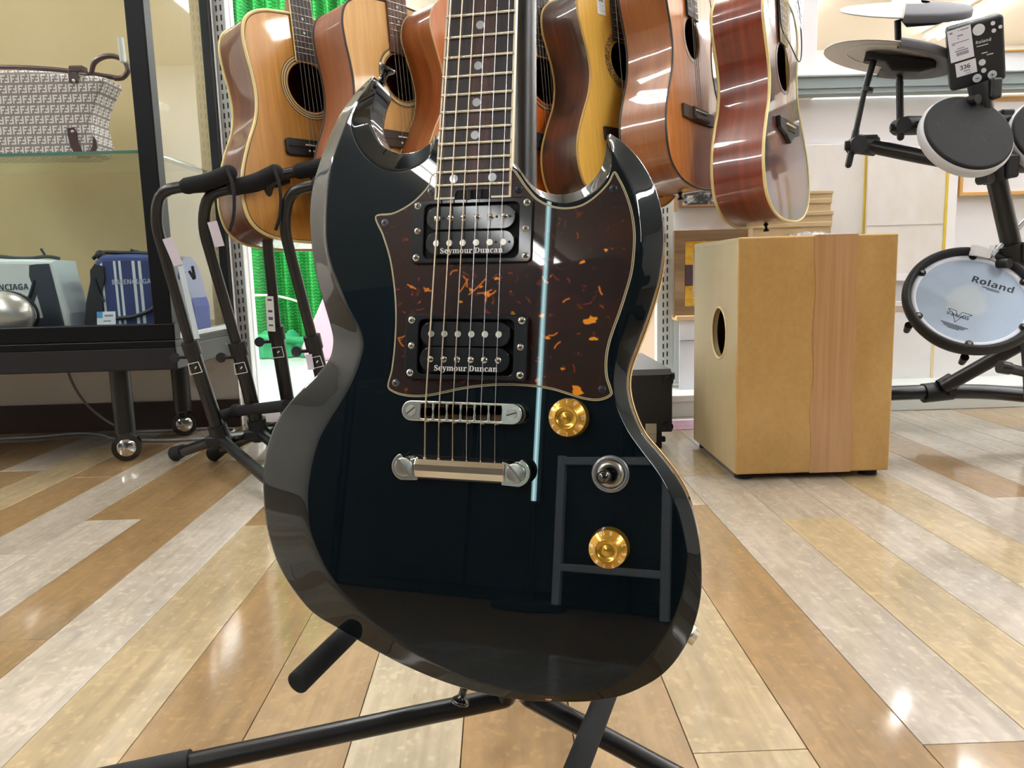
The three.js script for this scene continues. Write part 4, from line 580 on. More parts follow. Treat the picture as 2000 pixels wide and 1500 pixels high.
// ------------------------------------------------------------ electronic drum kit
const drumZ = -1.72;
{
  const rk = thing('drum_rack', 'black tubular drum rack with curved arms and clamps', 'drum rack'), T = M.tubeBlack, P = (x, y, z) => atZ(x, y, z);
  const pa = P(1912, 170, drumZ), pb = P(2012, 640, drumZ - 0.02);
  mesh('post', [polyTube([pa, P(1945, 345, drumZ), pb], 0.0205, 24)], T, rk);
  mesh('arm', polyTube(bentPath([P(2060, 325, drumZ - 0.03), P(1940, 322, drumZ - 0.03), P(1870, 318, drumZ - 0.06), P(1790, 304, drumZ - 0.12), P(1680, 281, drumZ - 0.19)], 0.08, 8), 0.0165, 18), T, rk);
  mesh('arm', polyTube([P(1850, 245, drumZ - 0.12), P(1772, 245, drumZ - 0.19)], 0.0105, 14), T, rk);
  mesh('arm', polyTube([P(1950, 240, drumZ - 0.06), P(2050, 252, drumZ - 0.08)], 0.0105, 14), T, rk);
  mesh('arm', polyTube([P(1950, 240, drumZ - 0.06), P(1850, 245, drumZ - 0.12)], 0.0105, 14), T, rk);
  const base = -1.93, bl = P(1735, 768, base), bm = P(1840, 764, base), br = P(1990, 775, base + 0.02);
  mesh('base_tube', [polyTube(bentPath([P(1640, 772, base), bm, P(1940, 765, base), P(2120, 785, base + 0.05)], 0.2, 8), 0.019, 20)], T, rk);
  mesh('brace', [polyTube([P(1845, 755, base + 0.02), P(2000, 668, drumZ - 0.06), P(2040, 645, drumZ - 0.02)], 0.017, 18)], T, rk);
  mesh('floor_leg', [polyTube([P(1640, 772, base), V(P(1640, 772, base).x, 0.012, base + 0.02)], 0.015, 14)], T, rk); mesh('floor_leg', [polyTube([P(2120, 785, base + 0.05), V(P(2120, 785, base + 0.05).x, 0.012, base + 0.06)], 0.015, 14)], T, rk);
  mesh('floor_leg', [polyTube([pb, V(pb.x + 0.02, 0.012, drumZ)], 0.0205, 18)], T, rk);
  mesh('kick_arm', [polyTube([P(1963, 718, drumZ + 0.02), P(2060, 740, drumZ - 0.02)], 0.0115, 14), rod(P(1952, 716, drumZ + 0.02), P(1972, 720, drumZ + 0.02), 0.015, 0.014, 16), polyTube([P(2060, 740, drumZ - 0.02), V(pb.x + 0.02, 0.09, drumZ)], 0.0115, 12)], M.blackSatin, rk);
  const clamp1 = (p, d, s = 1) => [disc(p, d, 0.027 * s, 0.05 * s, 20), box(0.03 * s, 0.05 * s, 0.045 * s, p.x + 0.02 * s, p.y + 0.005, p.z + 0.01, 0.006), disc(p.clone().add(V(-0.03 * s, -0.02 * s, 0.015)), V(0.3, 0, 1).normalize(), 0.012 * s, 0.03 * s, 14)];
  const pd = pb.clone().sub(pa).normalize();
  mesh('clamp', clamp1(P(1943, 332, drumZ), pd), M.blackPlastic, rk); mesh('clamp', clamp1(P(1916, 182, drumZ), pd, 0.85), M.blackPlastic, rk); mesh('clamp', clamp1(P(1977, 498, drumZ), pd, 0.9), M.blackPlastic, rk);
  mesh('clamp', [rod(P(1803, 768, base), P(1858, 762, base), 0.025, 0.025, 20), rod(P(1838, 757, base + 0.012), P(1862, 743, base + 0.015), 0.0215, 0.0215, 18), disc(P(1856, 768, base + 0.02), V(0, 0, 1), 0.009, 0.02, 12)], M.blackPlastic, rk);
  mesh('clamp', [disc(P(1690, 283, drumZ - 0.185), V(1, -0.15, 0).normalize(), 0.0235, 0.05, 18), disc(P(1672, 284, drumZ - 0.17), V(0, 0, 1), 0.02, 0.034, 16), disc(P(1658, 284, drumZ - 0.17), V(1, 0, 0.3).normalize(), 0.011, 0.018, 12), box(0.045, 0.02, 0.03, P(1692, 273, drumZ - 0.185).x, P(1692, 273, drumZ - 0.185).y, drumZ - 0.185, 0.004)], M.blackPlastic, rk);
  mesh('clamp', [disc(P(1778, 245, drumZ - 0.19), V(1, 0, 0), 0.0225, 0.05, 18), disc(P(1759, 247, drumZ - 0.18), V(0, 0, 1), 0.019, 0.034, 16), disc(P(1746, 250, drumZ - 0.18), V(1, 0, 0.3).normalize(), 0.01, 0.016, 12), box(0.04, 0.02, 0.03, P(1780, 236, drumZ - 0.19).x, P(1780, 236, drumZ - 0.19).y, drumZ - 0.19, 0.004)], M.blackPlastic, rk);
  mesh('clamp', [disc(P(1962, 236, drumZ - 0.05), V(1, 0, 0), 0.018, 0.04, 16), box(0.03, 0.03, 0.03, P(1962, 228, drumZ - 0.05).x, P(1962, 228, drumZ - 0.05).y, drumZ - 0.05, 0.005)], M.blackPlastic, rk);
  const c1 = drumZ - 0.17, c2 = drumZ - 0.18;
  mesh('cymbal_rod', [rod(P(1657, 322, c1 + 0.001), P(1672, 255, c1), 0.008, 0.008, 12), rod(P(1672, 255, c1), P(1688, 180, c1), 0.0066, 0.0066, 12), rod(P(1688, 180, c1), P(1709, 108, c1), 0.0078, 0.0078, 12), disc(P(1695, 176, c1), V(0.25, 1, 0).normalize(), 0.0125, 0.009, 14), ball(P(1657, 322, c1 + 0.001), 0.008, 10)], M.blackSatin, rk);
  mesh('cymbal_rod', [rod(P(1759, 268, c2 + 0.001), P(1757, 160, c2), 0.0085, 0.0085, 12), rod(P(1757, 160, c2), P(1753, 40, c2), 0.0075, 0.0075, 12), ball(P(1759, 268, c2 + 0.001), 0.0085, 10)], M.blackSatin, rk);
}
const onPlane = (o, c, n, sp = 0) => { o.position.copy(c); o.quaternion.setFromUnitVectors(V(0, 1, 0), n); o.rotateY(sp); };
function cymbalPad(label, px, py, z, nUp, R, spin) {
  const t = thing('cymbal_pad', label, 'cymbal pad', 'cymbal pads of the drum kit'), beige = S(0xb9b3ae, 0.5), rub = S(0x5a5a60, 0.75);
  mesh('plate', new THREE.LatheGeometry([[0, 0.016], [0.03, 0.015], [0.034, 0.008], [R * 0.6, 0.002], [R, -0.006], [R, -0.009], [R * 0.6, -0.0015], [0.03, 0.003], [0, 0.004]].map(p => new THREE.Vector2(...p)), 64), beige, t);
  const hp = [[0.05, 0.012], [R * 0.6, 0.008], [R * 0.98, 0.002], [R * 1.012, -0.004], [R * 1.012, -0.016], [R * 0.98, -0.018], [R * 0.72, -0.0115], [R * 0.7, -0.006]];
  mesh('rubber_edge', new THREE.LatheGeometry(hp.map(p => new THREE.Vector2(...p)), 40, 0, Math.PI), rub, t);
  const bd = []; for (const s of [0, Math.PI]) bd.push(extrude(shapeOf(hp), 0.0006, 0).rotateY(s - Math.PI / 2 + (s ? 0 : 0)));
  mesh('mount', [at(extrude(shapeOf([[-0.055, 0], [0.085, 0], [0.09, -0.018], [0.06, -0.03], [0.0, -0.036], [-0.02, -0.018], [-0.06, -0.012]]), 0.06, -0.03, 0.005), 0.012, -0.004, 0), rod(V(-0.04, 0, 0), V(-0.04, -0.022, 0), 0.013, 0.013, 14)], M.charcoal, t, 'dark plastic mount');
  mesh('ring_line', new THREE.TorusGeometry(R * 0.66, 0.0012, 6, 48).rotateX(Math.PI / 2).translate(0, -0.0035, 0), M.offWhite, t);
  onPlane(t, atZ(px, py, z), nUp, spin); return t;
}
cymbalPad('grey electronic cymbal pad, lower of the pair on the drum rack', 1737, 108, drumZ - 0.17, facing(1737, 108, 0.22, 0.94, -0.25), 0.146, -0.3);
cymbalPad('pale electronic cymbal pad cropped at the top above the drum module', 1768, 14, drumZ - 0.18, facing(1768, 14, 0.17, 0.97, 0.1), 0.142, -0.45);
function tomPad(label, px, py, z, n, R) {
  const t = thing('drum_pad', label, 'drum pad', 'rubber drum pads of the kit');
  const rubT = tex(256, 256, (u, v) => { const n2 = fbm(u, v, 6, 6, 401, 4), s = fbm(u * 0.8 + v * 0.6, v * 0.8 - u * 0.6, 5, 60, 405, 3), y = 17 + 9 * n2 + (s > 0.68 ? 40 * (s - 0.68) / 0.2 : 0); return [y * 0.92, y, y * 1.12]; });
  mesh('shell', new THREE.LatheGeometry([[0, -0.024], [R * 0.9, -0.024], [R * 0.985, -0.02], [R, -0.004], [R * 0.985, 0.002], [R * 0.95, 0.003]].map(p => new THREE.Vector2(...p)), 64), S(0xc3c4ca, 0.45), t, 'light grey shell');
  const d = new THREE.CircleGeometry(R * 0.9, 64).rotateX(-Math.PI / 2).translate(0, 0.0105, 0);
  mesh('rubber_head', [new THREE.LatheGeometry([[R * 0.955, 0.001], [R * 0.95, 0.007], [R * 0.925, 0.0085], [R * 0.9, 0.0105], [0.001, 0.0106]].map(p => new THREE.Vector2(...p)), 64), d], S(0xc4c8d0, 0.75, 0, { map: rubT }), t, 'dark rubber striking head');
  mesh('bracket', [rod(V(0, -0.03, 0), V(0, -0.075, 0), 0.022, 0.016, 16), ball(V(0, -0.078, 0), 0.02, 14)], M.blackPlastic, t);
  onPlane(t, atZ(px, py, z), n, 0.4); return t;
}
tomPad('dark rubber drum pad with pale grey rim below the drum module', 1889, 262, drumZ + 0.04, facing(1889, 262, 0.46, 0.58, 0.67), 0.098);
tomPad('dark rubber drum pad cropped at the photo edge right of the post', 2066, 262, drumZ + 0.02, facing(2066, 262, 0.4, 0.55, 0.72), 0.098);
{
  const t = thing('mesh_drum', 'mesh head snare pad with black hoop and printed lettering', 'drum pad'), R = 0.11;
  mesh('hoop', new THREE.LatheGeometry([[R * 1.09, -0.004], [R * 1.1, 0.012], [R * 1.14, 0.019], [R * 1.2, 0.019], [R * 1.25, 0.012], [R * 1.26, 0], [R * 1.22, -0.01], [R * 1.15, -0.022], [R * 1.1, -0.032], [R, -0.036], [0, -0.036]].map(p => new THREE.Vector2(...p)), 72), S(0x0f1013, 0.6), t, 'black rubber hoop');
  mesh('rim_ring', new THREE.LatheGeometry([[R * 0.99, 0.0], [R * 1.0, 0.004], [R * 1.03, 0.005], [R * 1.085, 0.004], [R * 1.1, -0.002]].map(p => new THREE.Vector2(...p)), 72), S(0xdfe3ee, 0.4), t, 'pale ring');
  for (let k = 0; k < 6; k++) { const a = k * Math.PI / 3 + 0.28, p = V(Math.cos(a) * R * 1.06, 0.0055, Math.sin(a) * R * 1.06); mesh('lug', [disc(p, V(0, 1, 0), 0.0085, 0.004, 16), disc(p.clone().add(V(0, 0.003, 0)), V(0, 1, 0), 0.0048, 0.004, 8)], M.blackSatin, t); mesh('lug_bolt', disc(p.clone().add(V(0, 0.0045, 0)), V(0, 1, 0), 0.0042, 0.003, 6), M.chrome, t); mesh('lug_nut', rod(p.clone().multiplyScalar(1.13).add(V(0, -0.03, 0)), p.clone().multiplyScalar(1.13).add(V(0, -0.055, 0)), 0.009, 0.007, 10), M.blackSatin, t); }
  const ht = tex(256, 256, (u, v) => { const n = fbm(u, v, 5, 5, 421, 4), f = hash(Math.floor(u * 256), Math.floor(v * 256), 3), d = Math.hypot(u - 0.47, v - 0.5) + (fbm(u, v, 9, 9, 431, 3) - 0.5) * 0.12, wear = 0.16 * clamp((0.21 - d) / 0.05); const y = 0.95 + 0.06 * (n - 0.5) + 0.04 * (f - 0.5); return [mix(172, 190, wear * 5) * y, mix(190, 202, wear * 5) * y, mix(212, 210, wear * 5) * y]; });
  const hd = new THREE.CircleGeometry(R * 0.995, 72).rotateX(-Math.PI / 2); mesh('mesh_head', hd, S(0xffffff, 0.6, 0, { map: ht }), t, 'worn pale mesh head');
  const ink = S(0x2b2f3a, 0.6), ap = (g, x, y, rot) => { g.rotateZ(rot); g.translate(x, y, 0.0003); return g.rotateX(-Math.PI / 2); };
  const g = textGeo('Roland', sans, 0.0165, 0.0002); g.scale(1.15, 1, 1);
  const tiny = (w, h) => new THREE.BoxGeometry(w, h, 0.0002);
  const lg = mesh('lettering', [ap(g, 0.03, 0.058, -0.02), ap(tiny(0.036, 0.0016), 0.029, 0.044, -0.02), ap(tiny(0.026, 0.0016), 0.034, 0.0405, -0.02)], ink, t, 'printed maker name');
  const vs = [[-0.022, 0.012], [-0.006, 0.012], [0.0, -0.004], [0.006, 0.012], [0.026, 0.012], [0.02, 0.006], [0.011, 0.006], [0.0, -0.018], [-0.012, 0.006], [-0.018, 0.006]], vl = []; for (let i = 0; i < vs.length; i++) { const a = vs[i], b = vs[(i + 1) % vs.length]; vl.push(rod(V(a[0], a[1], 0), V(b[0], b[1], 0), 0.0006, 0.0006, 5)); }
  const vd = textGeo('V-DRUMS', sans, 0.0068, 0.0002); vd.scale(1.1, 1, 1); vl.push(vd);
  for (let k = 0; k < 4; k++) vl.push(at(tiny([0.056, 0.046, 0.04, 0.024][k], 0.0018), 0.001, -0.025 - k * 0.0032, 0));
  mesh('emblem', vl.map(x => ap(x, -0.012, -0.048, -0.02)), ink, t, 'winged V emblem with lettering');
  onPlane(t, V(0, 0, 0), V(0, 1, 0)); const nn = facing(1900, 588, 0.22, 0.55, 0.8), ux = facing(1900, 588, 0.96, -0.28, 0), uz = ux.clone().addScaledVector(nn, -ux.dot(nn)).normalize(), mz = uz.clone().cross(nn);
  t.quaternion.setFromRotationMatrix(new THREE.Matrix4().makeBasis(uz, nn, mz)); t.position.copy(atZ(1895, 587, drumZ + 0.03));
  const th = thing('strainer_bracket', 'bright metal bracket and rod behind the mesh drum', 'bracket'), z = drumZ + 0.005, P = (x, y, d = 0) => atZ(x, y, z + d);
  mesh('block', [at(extrude(pxShape([[1913, 478], [1945, 488], [1940, 505], [1908, 498]], z), 0.02, 0), 0, 0, z - 0.03), at(extrude(pxShape([[1948, 489], [1968, 496], [1962, 514], [1944, 508]], z), 0.02, 0), 0, 0, z - 0.03), at(extrude(pxShape([[1955, 478], [1978, 477], [1976, 488], [1952, 494]], z), 0.02, 0), 0, 0, z - 0.04)], S(0xe4e4e6, 0.35), th);
  mesh('rod', [polyTube([P(1938, 500, -0.01), P(2003, 430, -0.02)], 0.0055, 12)], S(0xaeb0b6, 0.4, 0.5), th);
}
{
  const t = thing('drum_module', 'black drum sound module with price tags and round buttons', 'drum module'), z = drumZ + 0.0;
  const nn = facing(1907, 106, 0.12, -0.16, 1), ux = facing(1907, 106, 0.995, 0.1, 0), u = ux.addScaledVector(nn, -ux.dot(nn)).normalize(), v = nn.clone().cross(u);
  t.quaternion.setFromRotationMatrix(new THREE.Matrix4().makeBasis(u, v, nn)); t.position.copy(atZ(1907, 106, z)); t.scale.setScalar(1.08);
  const k = 1.75 / FOCAL, X = (x, y) => [(x - 620) / 8.33 * k, -(y - 650) / 8.33 * k];
  mesh('case', [at(new RoundedBoxGeometry(0.098, 0.124, 0.042, 4, 0.008), 0, 0, -0.021)], S(0x1a1d22, 0.5), t);
  const tg = canvasTex(192, 280, (c, w, h) => { c.fillStyle = '#e2e5f2'; c.fillRect(0, 0, w, h); c.fillStyle = '#6a6f80'; c.fillRect(18, 22, 26, 12); c.fillRect(90, 20, 8, 8); c.fillRect(108, 20, 66, 7); c.fillRect(78, 62, 46, 9); c.fillRect(78, 84, 10, 8); c.fillRect(26, 118, 140, 6); c.fillRect(28, 130, 24, 6); c.fillRect(64, 172, 60, 6); c.fillRect(44, 190, 108, 8); for (let i = 0; i < 34; i++) c.fillRect(52 + i * 3, 206, 1 + (i * 5) % 3, 30); });
  const sl = canvasTex(160, 120, (c, w, h) => { c.fillStyle = '#e6e8f2'; c.fillRect(0, 0, w, h); c.fillStyle = '#2a2d34'; c.font = 'bold 50px sans-serif'; c.fillText('336', 32, 66); c.fillStyle = '#7c8290'; c.fillRect(58, 78, 50, 8); for (let i = 0; i < 3; i++) c.fillRect(76 + i * 14, 98, 5, 14); });
  const pl = (w, h, x, y, tx, m, name, lab) => { const g = new THREE.PlaneGeometry(w, h); g.rotateZ(0.06); mesh(name, at(g, x, y, 0.0012), S(0xffffff, 0.8, 0, { map: tx }), t, lab); };
  pl(0.041, 0.062, -0.026, 0.027, tg, 0, 'price_tag', 'white price tag'); pl(0.036, 0.027, -0.019, -0.021, sl, 0, 'number_tag', 'white tag reading 336');
  const wht = S(0xd5dde6, 0.4); const btn = (x, y, r) => mesh('button', disc(V(x, y, 0.001), V(0, 0, 1), r, 0.003, 20), wht, t, 'pale round button');
  btn(0.006, 0.045, 0.0105); btn(0.03, 0.05, 0.0038); btn(0.042, 0.04, 0.0032); btn(0.031, 0.036, 0.0038); btn(0.009, -0.018, 0.006); btn(0.011, -0.034, 0.0045); btn(-0.001, -0.046, 0.008); btn(0.025, -0.046, 0.008);
  const wm = S(0xc7ced6, 0.5), mk = S(0x3a4048, 0.5); mesh('marking', [at(textGeo('Roland', sans, 0.0058, 0.0003), 0.013, 0.022, 0.0003), at(new THREE.BoxGeometry(0.02, 0.0016, 0.0004), 0.011, 0.014, 0.0003), at(new THREE.BoxGeometry(0.01, 0.002, 0.0004), 0.014, -0.001, 0.0003), at(new THREE.BoxGeometry(0.011, 0.002, 0.0004), 0.023, -0.006, 0.0003)], wm, t, 'printed marking');
  mesh('marking', [at(new THREE.BoxGeometry(0.006, 0.0012, 0.0004), -0.001, -0.046, 0.0028), at(new THREE.BoxGeometry(0.006, 0.0012, 0.0004), 0.025, -0.046, 0.0028), at(new THREE.BoxGeometry(0.0012, 0.006, 0.0004), 0.025, -0.046, 0.0028)], mk, t);
  mesh('mount_plate', [at(new RoundedBoxGeometry(0.026, 0.03, 0.02, 2, 0.003), 0.006, -0.066, -0.02)], M.charcoal, t);
}
// ------------------------------------------------------------ the electric guitar (local millimetres: u right, v up the neck, z out of the face; origin at the bridge)
const eg = thing('electric_guitar', 'gloss black-teal electric guitar with tortoiseshell pickguard resting on a stand', 'guitar');
{
  const zA = V(-0.257, 0.176, 0.95).normalize(), yA = V(0.063, 0.984, -0.166).addScaledVector(zA, -V(0.063, 0.984, -0.166).dot(zA)).normalize(), xA = yA.clone().cross(zA);
  eg.position.set(-0.0254, 0.3311, -0.5442); eg.quaternion.setFromRotationMatrix(new THREE.Matrix4().makeBasis(xA, yA, zA)); eg.updateMatrixWorld(true);
}
const egInv = eg.matrixWorld.clone().invert();
const onG = (px, py, z = 0) => { const o = EYE.clone().applyMatrix4(egInv), d = ray(px, py).transformDirection(egInv), t = (z / 1000 - o.z) / d.z; const p = o.addScaledVector(d, t); return [p.x * 1000, p.y * 1000]; };
const gm = (name, geos, mat, parent = eg, label) => { const m = mesh(name, geos, mat, parent, label); m.geometry = m.geometry.clone(); m.geometry.scale(0.001, 0.001, 0.001); return m; };
{
  // outline pairs: silhouette pixel, pixel of the face edge, bevel depth, depth at which the silhouette lies
  const PR = [
    [729, 150, 727, 157, 10], [703, 172, 713, 178, 12], [680, 200, 697, 200, 14], [660, 232, 683, 228, 15], [643, 268, 667, 270, 15], [627, 310, 652, 315, 15], [613, 355, 644, 362, 15], [606, 400, 640, 420, 15], [606, 450, 640, 473, 15], [611, 500, 648, 515, 15],
    [620, 548, 664, 556, 15], [634, 598, 682, 600, 15], [646, 640, 704, 640, 15], [650, 668, 712, 674, 15], [643, 700, 703, 712, 15], [620, 730, 688, 750, 15], [590, 760, 667, 788, 15], [562, 790, 647, 820, 15], [540, 822, 630, 852, 15], [524, 862, 615, 900, 15],
    [515, 905, 607, 945, 15], [513, 950, 605, 985, 15], [516, 1000, 610, 1033, 15], [525, 1050, 622, 1072, 15], [542, 1100, 642, 1115, 15], [570, 1150, 668, 1152, 14], [612, 1198, 700, 1190, 13], [665, 1230, 740, 1222, 11], [720, 1263, 790, 1256, 9], [790, 1300, 845, 1290, 7],
    [870, 1333, 905, 1320, 6], [950, 1356, 975, 1342, 5], [1030, 1368, 1040, 1354, 5], [1100, 1371, 1100, 1356, 5], [1160, 1366, 1155, 1350, 5, 8], [1215, 1352, 1203, 1334, 5, 12], [1262, 1328, 1243, 1306, 6, 18], [1300, 1298, 1276, 1270, 6, 24], [1332, 1258, 1304, 1227, 7, 28], [1355, 1208, 1324, 1180, 7, 32],
    [1369, 1150, 1336, 1128, 7, 34], [1371, 1090, 1338, 1078, 8, 34], [1364, 1030, 1328, 1025, 8, 36], [1349, 972, 1312, 975, 8, 38], [1325, 925, 1288, 930, 9, 38], [1292, 882, 1256, 887, 9, 38], [1262, 846, 1227, 845, 9, 38], [1243, 805, 1207, 803, 9, 38], [1233, 765, 1198, 770, 9, 38], [1234, 730, 1195, 735, 9, 38],
    [1246, 692, 1200, 690, 10, 38], [1264, 645, 1213, 645, 10, 38], [1280, 597, 1228, 595, 11, 38], [1293, 548, 1241, 545, 11, 38], [1300, 490, 1249, 490, 12, 36], [1297, 435, 1247, 440, 12, 34], [1285, 385, 1238, 398, 12, 30], [1266, 342, 1224, 358, 12, 24], [1238, 302, 1208, 326, 11, 18], [1210, 274, 1197, 300, 10, 12],
    [1188, 263, 1190, 275, 8], [1183, 295, 1195, 316, 9], [1174, 328, 1187, 348, 9], [1155, 355, 1168, 373, 9], [1125, 374, 1133, 393, 9], [1090, 380, 1095, 399, 9], [1052, 370, 1055, 384, 9], [1025, 346, 1030, 358, 9], [1009, 322, 1013, 334, 8], [990, 312, 990, 322, 5], [930, 288, 930, 298, 5],
    [862, 260, 858, 272, 5], [838, 281, 838, 308, 10], [812, 296, 808, 329, 13], [782, 299, 772, 337, 14], [756, 290, 737, 326, 14], [738, 270, 706, 298, 14], [727, 244, 689, 263, 14], [726, 218, 686, 236, 14], [731, 190, 697, 205, 13], [737, 166, 714, 181, 11],
  ];
  const OZ = PR.map(p => { const q = onG(p[0], p[1], -(p[5] ?? p[4])); return V(q[0], q[1], -p[4]); }), TZ = PR.map(p => { const q = onG(p[2], p[3], 0); return V(q[0], q[1], 0); });
  const crv = (A, t) => { const n = A.length, i = Math.floor(t * n) % n, f = t * n - Math.floor(t * n), p = [A[(i - 1 + n) % n], A[i], A[(i + 1) % n], A[(i + 2) % n]], h = k => 0.5 * (2 * p[1][k] + (p[2][k] - p[0][k]) * f + (2 * p[0][k] - 5 * p[1][k] + 4 * p[2][k] - p[3][k]) * f * f + (3 * p[1][k] - p[0][k] - 3 * p[2][k] + p[3][k]) * f * f * f); return V(h('x'), h('y'), h('z')); };
  const N = PR.length * 6, Oc = [], Tc = []; for (let i = 0; i < N; i++) { Oc.push(crv(OZ, i / N)); Tc.push(crv(TZ, i / N)); }
  const BACK = -41, rows = [], dn = [];
  for (let i = 0; i < N; i++) { const d = Oc[(i + 1) % N].clone().sub(Oc[(i - 1 + N) % N]); dn.push(V(-d.y, d.x, 0).normalize()); }                                  // inward normal of a loop that runs anticlockwise
  for (const [s, g] of [[0, 0], [0.04, 0.008], [0.1, 0.045], [0.18, 0.12], [0.35, 0.3], [0.6, 0.56], [0.85, 0.82], [0.95, 0.93], [0.985, 0.975]]) rows.push(Tc.map((t, i) => V(mix(t.x, Oc[i].x, s), mix(t.y, Oc[i].y, s), Oc[i].z * g)));
  rows.push(Oc.map(o => V(o.x, o.y, o.z - 0.8)), Oc.map(o => V(o.x, o.y, o.z - 3)), Oc.map(o => V(o.x, o.y, BACK + 7)), Oc.map(o => V(o.x, o.y, BACK + 3)));
  rows.push(Oc.map((o, i) => V(o.x + dn[i].x * 0.8, o.y + dn[i].y * 0.8, BACK + 1)), Oc.map((o, i) => V(o.x + dn[i].x * 2.5, o.y + dn[i].y * 2.5, BACK)));
  const bev = grid(rows, true); { const nr = bev.attributes.normal; const s = nr.getZ(2 * N + 20) < 0 ? -1 : 1; if (s < 0) { for (let i = 0; i < nr.count; i++) nr.setXYZ(i, -nr.getX(i), -nr.getY(i), -nr.getZ(i)); const ix = bev.index.array; for (let i = 0; i < ix.length; i += 3) { const a = ix[i]; ix[i] = ix[i + 1]; ix[i + 1] = a; } } for (let i = 0; i < N; i++) nr.setXYZ(i, 0, 0, 1); }
  const face = new THREE.ShapeGeometry(shapeOf(Tc.map(p => [p.x, p.y]))), back = new THREE.ShapeGeometry(shapeOf(rows[rows.length - 1].map(p => [p.x, p.y]))); back.rotateY(Math.PI); back.scale(-1, 1, 1); back.translate(0, 0, BACK);
  const lacq = PM(0x020f16, 0.42, { metalness: 0.55, specularIntensity: 0.2, clearcoat: 1, clearcoatRoughness: 0.012 });
  const body = gm('body', [face, bev, back], lacq);
  // pale wood layer that shows along the waist side
  const strip = (t0, t1, z0, z1) => { const A = [], B = [], n = 90; for (let i = 0; i <= n; i++) { const t = (t0 + (t1 - t0) * i / n) / PR.length, k = Math.round(t * N) % N, o = Oc[k], w = Math.min(1, Math.min(i, n - i) / 14), zm = (z0 + z1) / 2; A.push(V(o.x - dn[k].x * 0.25, o.y - dn[k].y * 0.25, zm + (z1 - zm) * w)); B.push(V(o.x - dn[k].x * 0.25, o.y - dn[k].y * 0.25, zm + (z0 - zm) * w)); } return grid([A, B], false); };
  gm('wood_edge', strip(42.6, 54.5, -37.5, -28), S(0xc9a468, 0.4), body, 'bare pale wood edge');
  gm('chip', [at(new THREE.SphereGeometry(2.2, 8, 6).scale(1.2, 0.6, 0.5), ...onG(1071, 1366, -3), -3.5)], S(0xb98d6a, 0.8), body, 'chipped bare wood spot');
  // ---- pickguard
  const PG = [[1003, 330], [1013, 341], [1029, 364], [1051, 388], [1077, 401], [1104, 405], [1131, 401], [1152, 390], [1171, 374], [1187, 356], [1200, 334], [1212, 351], [1223, 374], [1235, 411], [1241, 453], [1240, 493], [1235, 533], [1224, 573], [1211, 613], [1200, 643], [1191, 672], [1186, 702], [1187, 735], [1194, 758], [1196, 770], [1186, 778], [1167, 783], [1140, 780], [1113, 772], [1076, 761], [1033, 755], [980, 753], [935, 756], [900, 761], [868, 768], [828, 775], [793, 774], [769, 767], [757, 757], [764, 722], [769, 680], [772, 616], [769, 563], [760, 504], [747, 461], [733, 422], [768, 415], [800, 398], [821, 380], [837, 360], [845, 340]];
  const pgc = new THREE.CatmullRomCurve3(PG.map(p => V(...onG(p[0], p[1], 1.2), 0)), true, 'centripetal'), pp = pgc.getSpacedPoints(420).slice(0, 420);
  const inset = d => pp.map((p, i) => { const a = pp[(i - 2 + 420) % 420], b = pp[(i + 2) % 420], t = b.clone().sub(a).normalize(); return [p.x - t.y * d, p.y + t.x * d]; });
  const area = pp.reduce((s, p, i) => { const q = pp[(i + 1) % 420]; return s + p.x * q.y - q.x * p.y; }, 0), sg = area > 0 ? 1 : -1;
  const pgm = gm('pickguard', extrude(shapeOf(inset(sg * 1.55)), 2.3, 0), null), TW = 1024;
  const tort = canvasTex(TW, TW, (c, w, h) => {
    c.fillStyle = '#241411'; c.fillRect(0, 0, w, h); let sd = 7; const r = () => { sd = (sd * 16807) % 2147483647; return sd / 2147483647; };
    for (let i = 0; i < 260; i++) { c.fillStyle = `rgba(${40 + r() * 26},${18 + r() * 10},${12},0.35)`; c.beginPath(); c.ellipse(r() * w, r() * h, 20 + r() * 60, 10 + r() * 34, r() * 6.3, 0, 6.3); c.fill(); }
    const blob = (x, y, s, col) => { c.fillStyle = col; c.beginPath(); const n = 9, ph = r() * 6; for (let k = 0; k < n; k++) { const a = k / n * 6.283, q = s * (0.45 + r() * 0.8); const X = x + Math.cos(a + ph) * q * 1.3, Y = y + Math.sin(a + ph) * q * 0.8; k ? c.lineTo(X, Y) : c.moveTo(X, Y); } c.closePath(); c.fill(); };
    for (let i = 0; i < 1500; i++) { const a = r() * 6.3, x = r() * w, y = r() * h; c.save(); c.translate(x, y); c.rotate(a); blob(0, 0, 1.4 + r() * r() * 5, `rgba(${110 + r() * 60},${36 + r() * 24},${18},${0.25 + r() * 0.4})`); if (r() > 0.75) blob(3, 2, 0.9 + r() * 1.5, `rgba(${196 + r() * 50},${90 + r() * 40},24,${0.6 + r() * 0.3})`); c.restore(); }
    for (let i = 0; i < 34; i++) { c.save(); c.translate(r() * w, r() * h); c.rotate(r() * 6.3); blob(0, 0, 2 + r() * 4, `rgba(${214 + r() * 30},${116 + r() * 30},${22},0.85)`); blob(1.5, 1, 1 + r() * 1.6, 'rgba(250,170,50,0.8)'); c.restore(); }
    const at2 = (px, py, s) => { const [u, v] = onG(px, py, 2.3); blob((u + 256) / 512 * w, h - (v + 128) / 512 * h, s, '#e8941c'); }; at2(1150, 628, 7); at2(1157, 622, 5); at2(1160, 661, 6); at2(1127, 762, 8); at2(1058, 617, 4.5); at2(970, 544, 3.5); at2(952, 575, 4.5); at2(940, 560, 3); at2(835, 567, 4); at2(803, 560, 3); at2(1137, 512, 4); at2(1184, 489, 3); at2(1099, 720, 3); at2(1070, 660, 3); at2(920, 566, 3.5); at2(900, 590, 3);
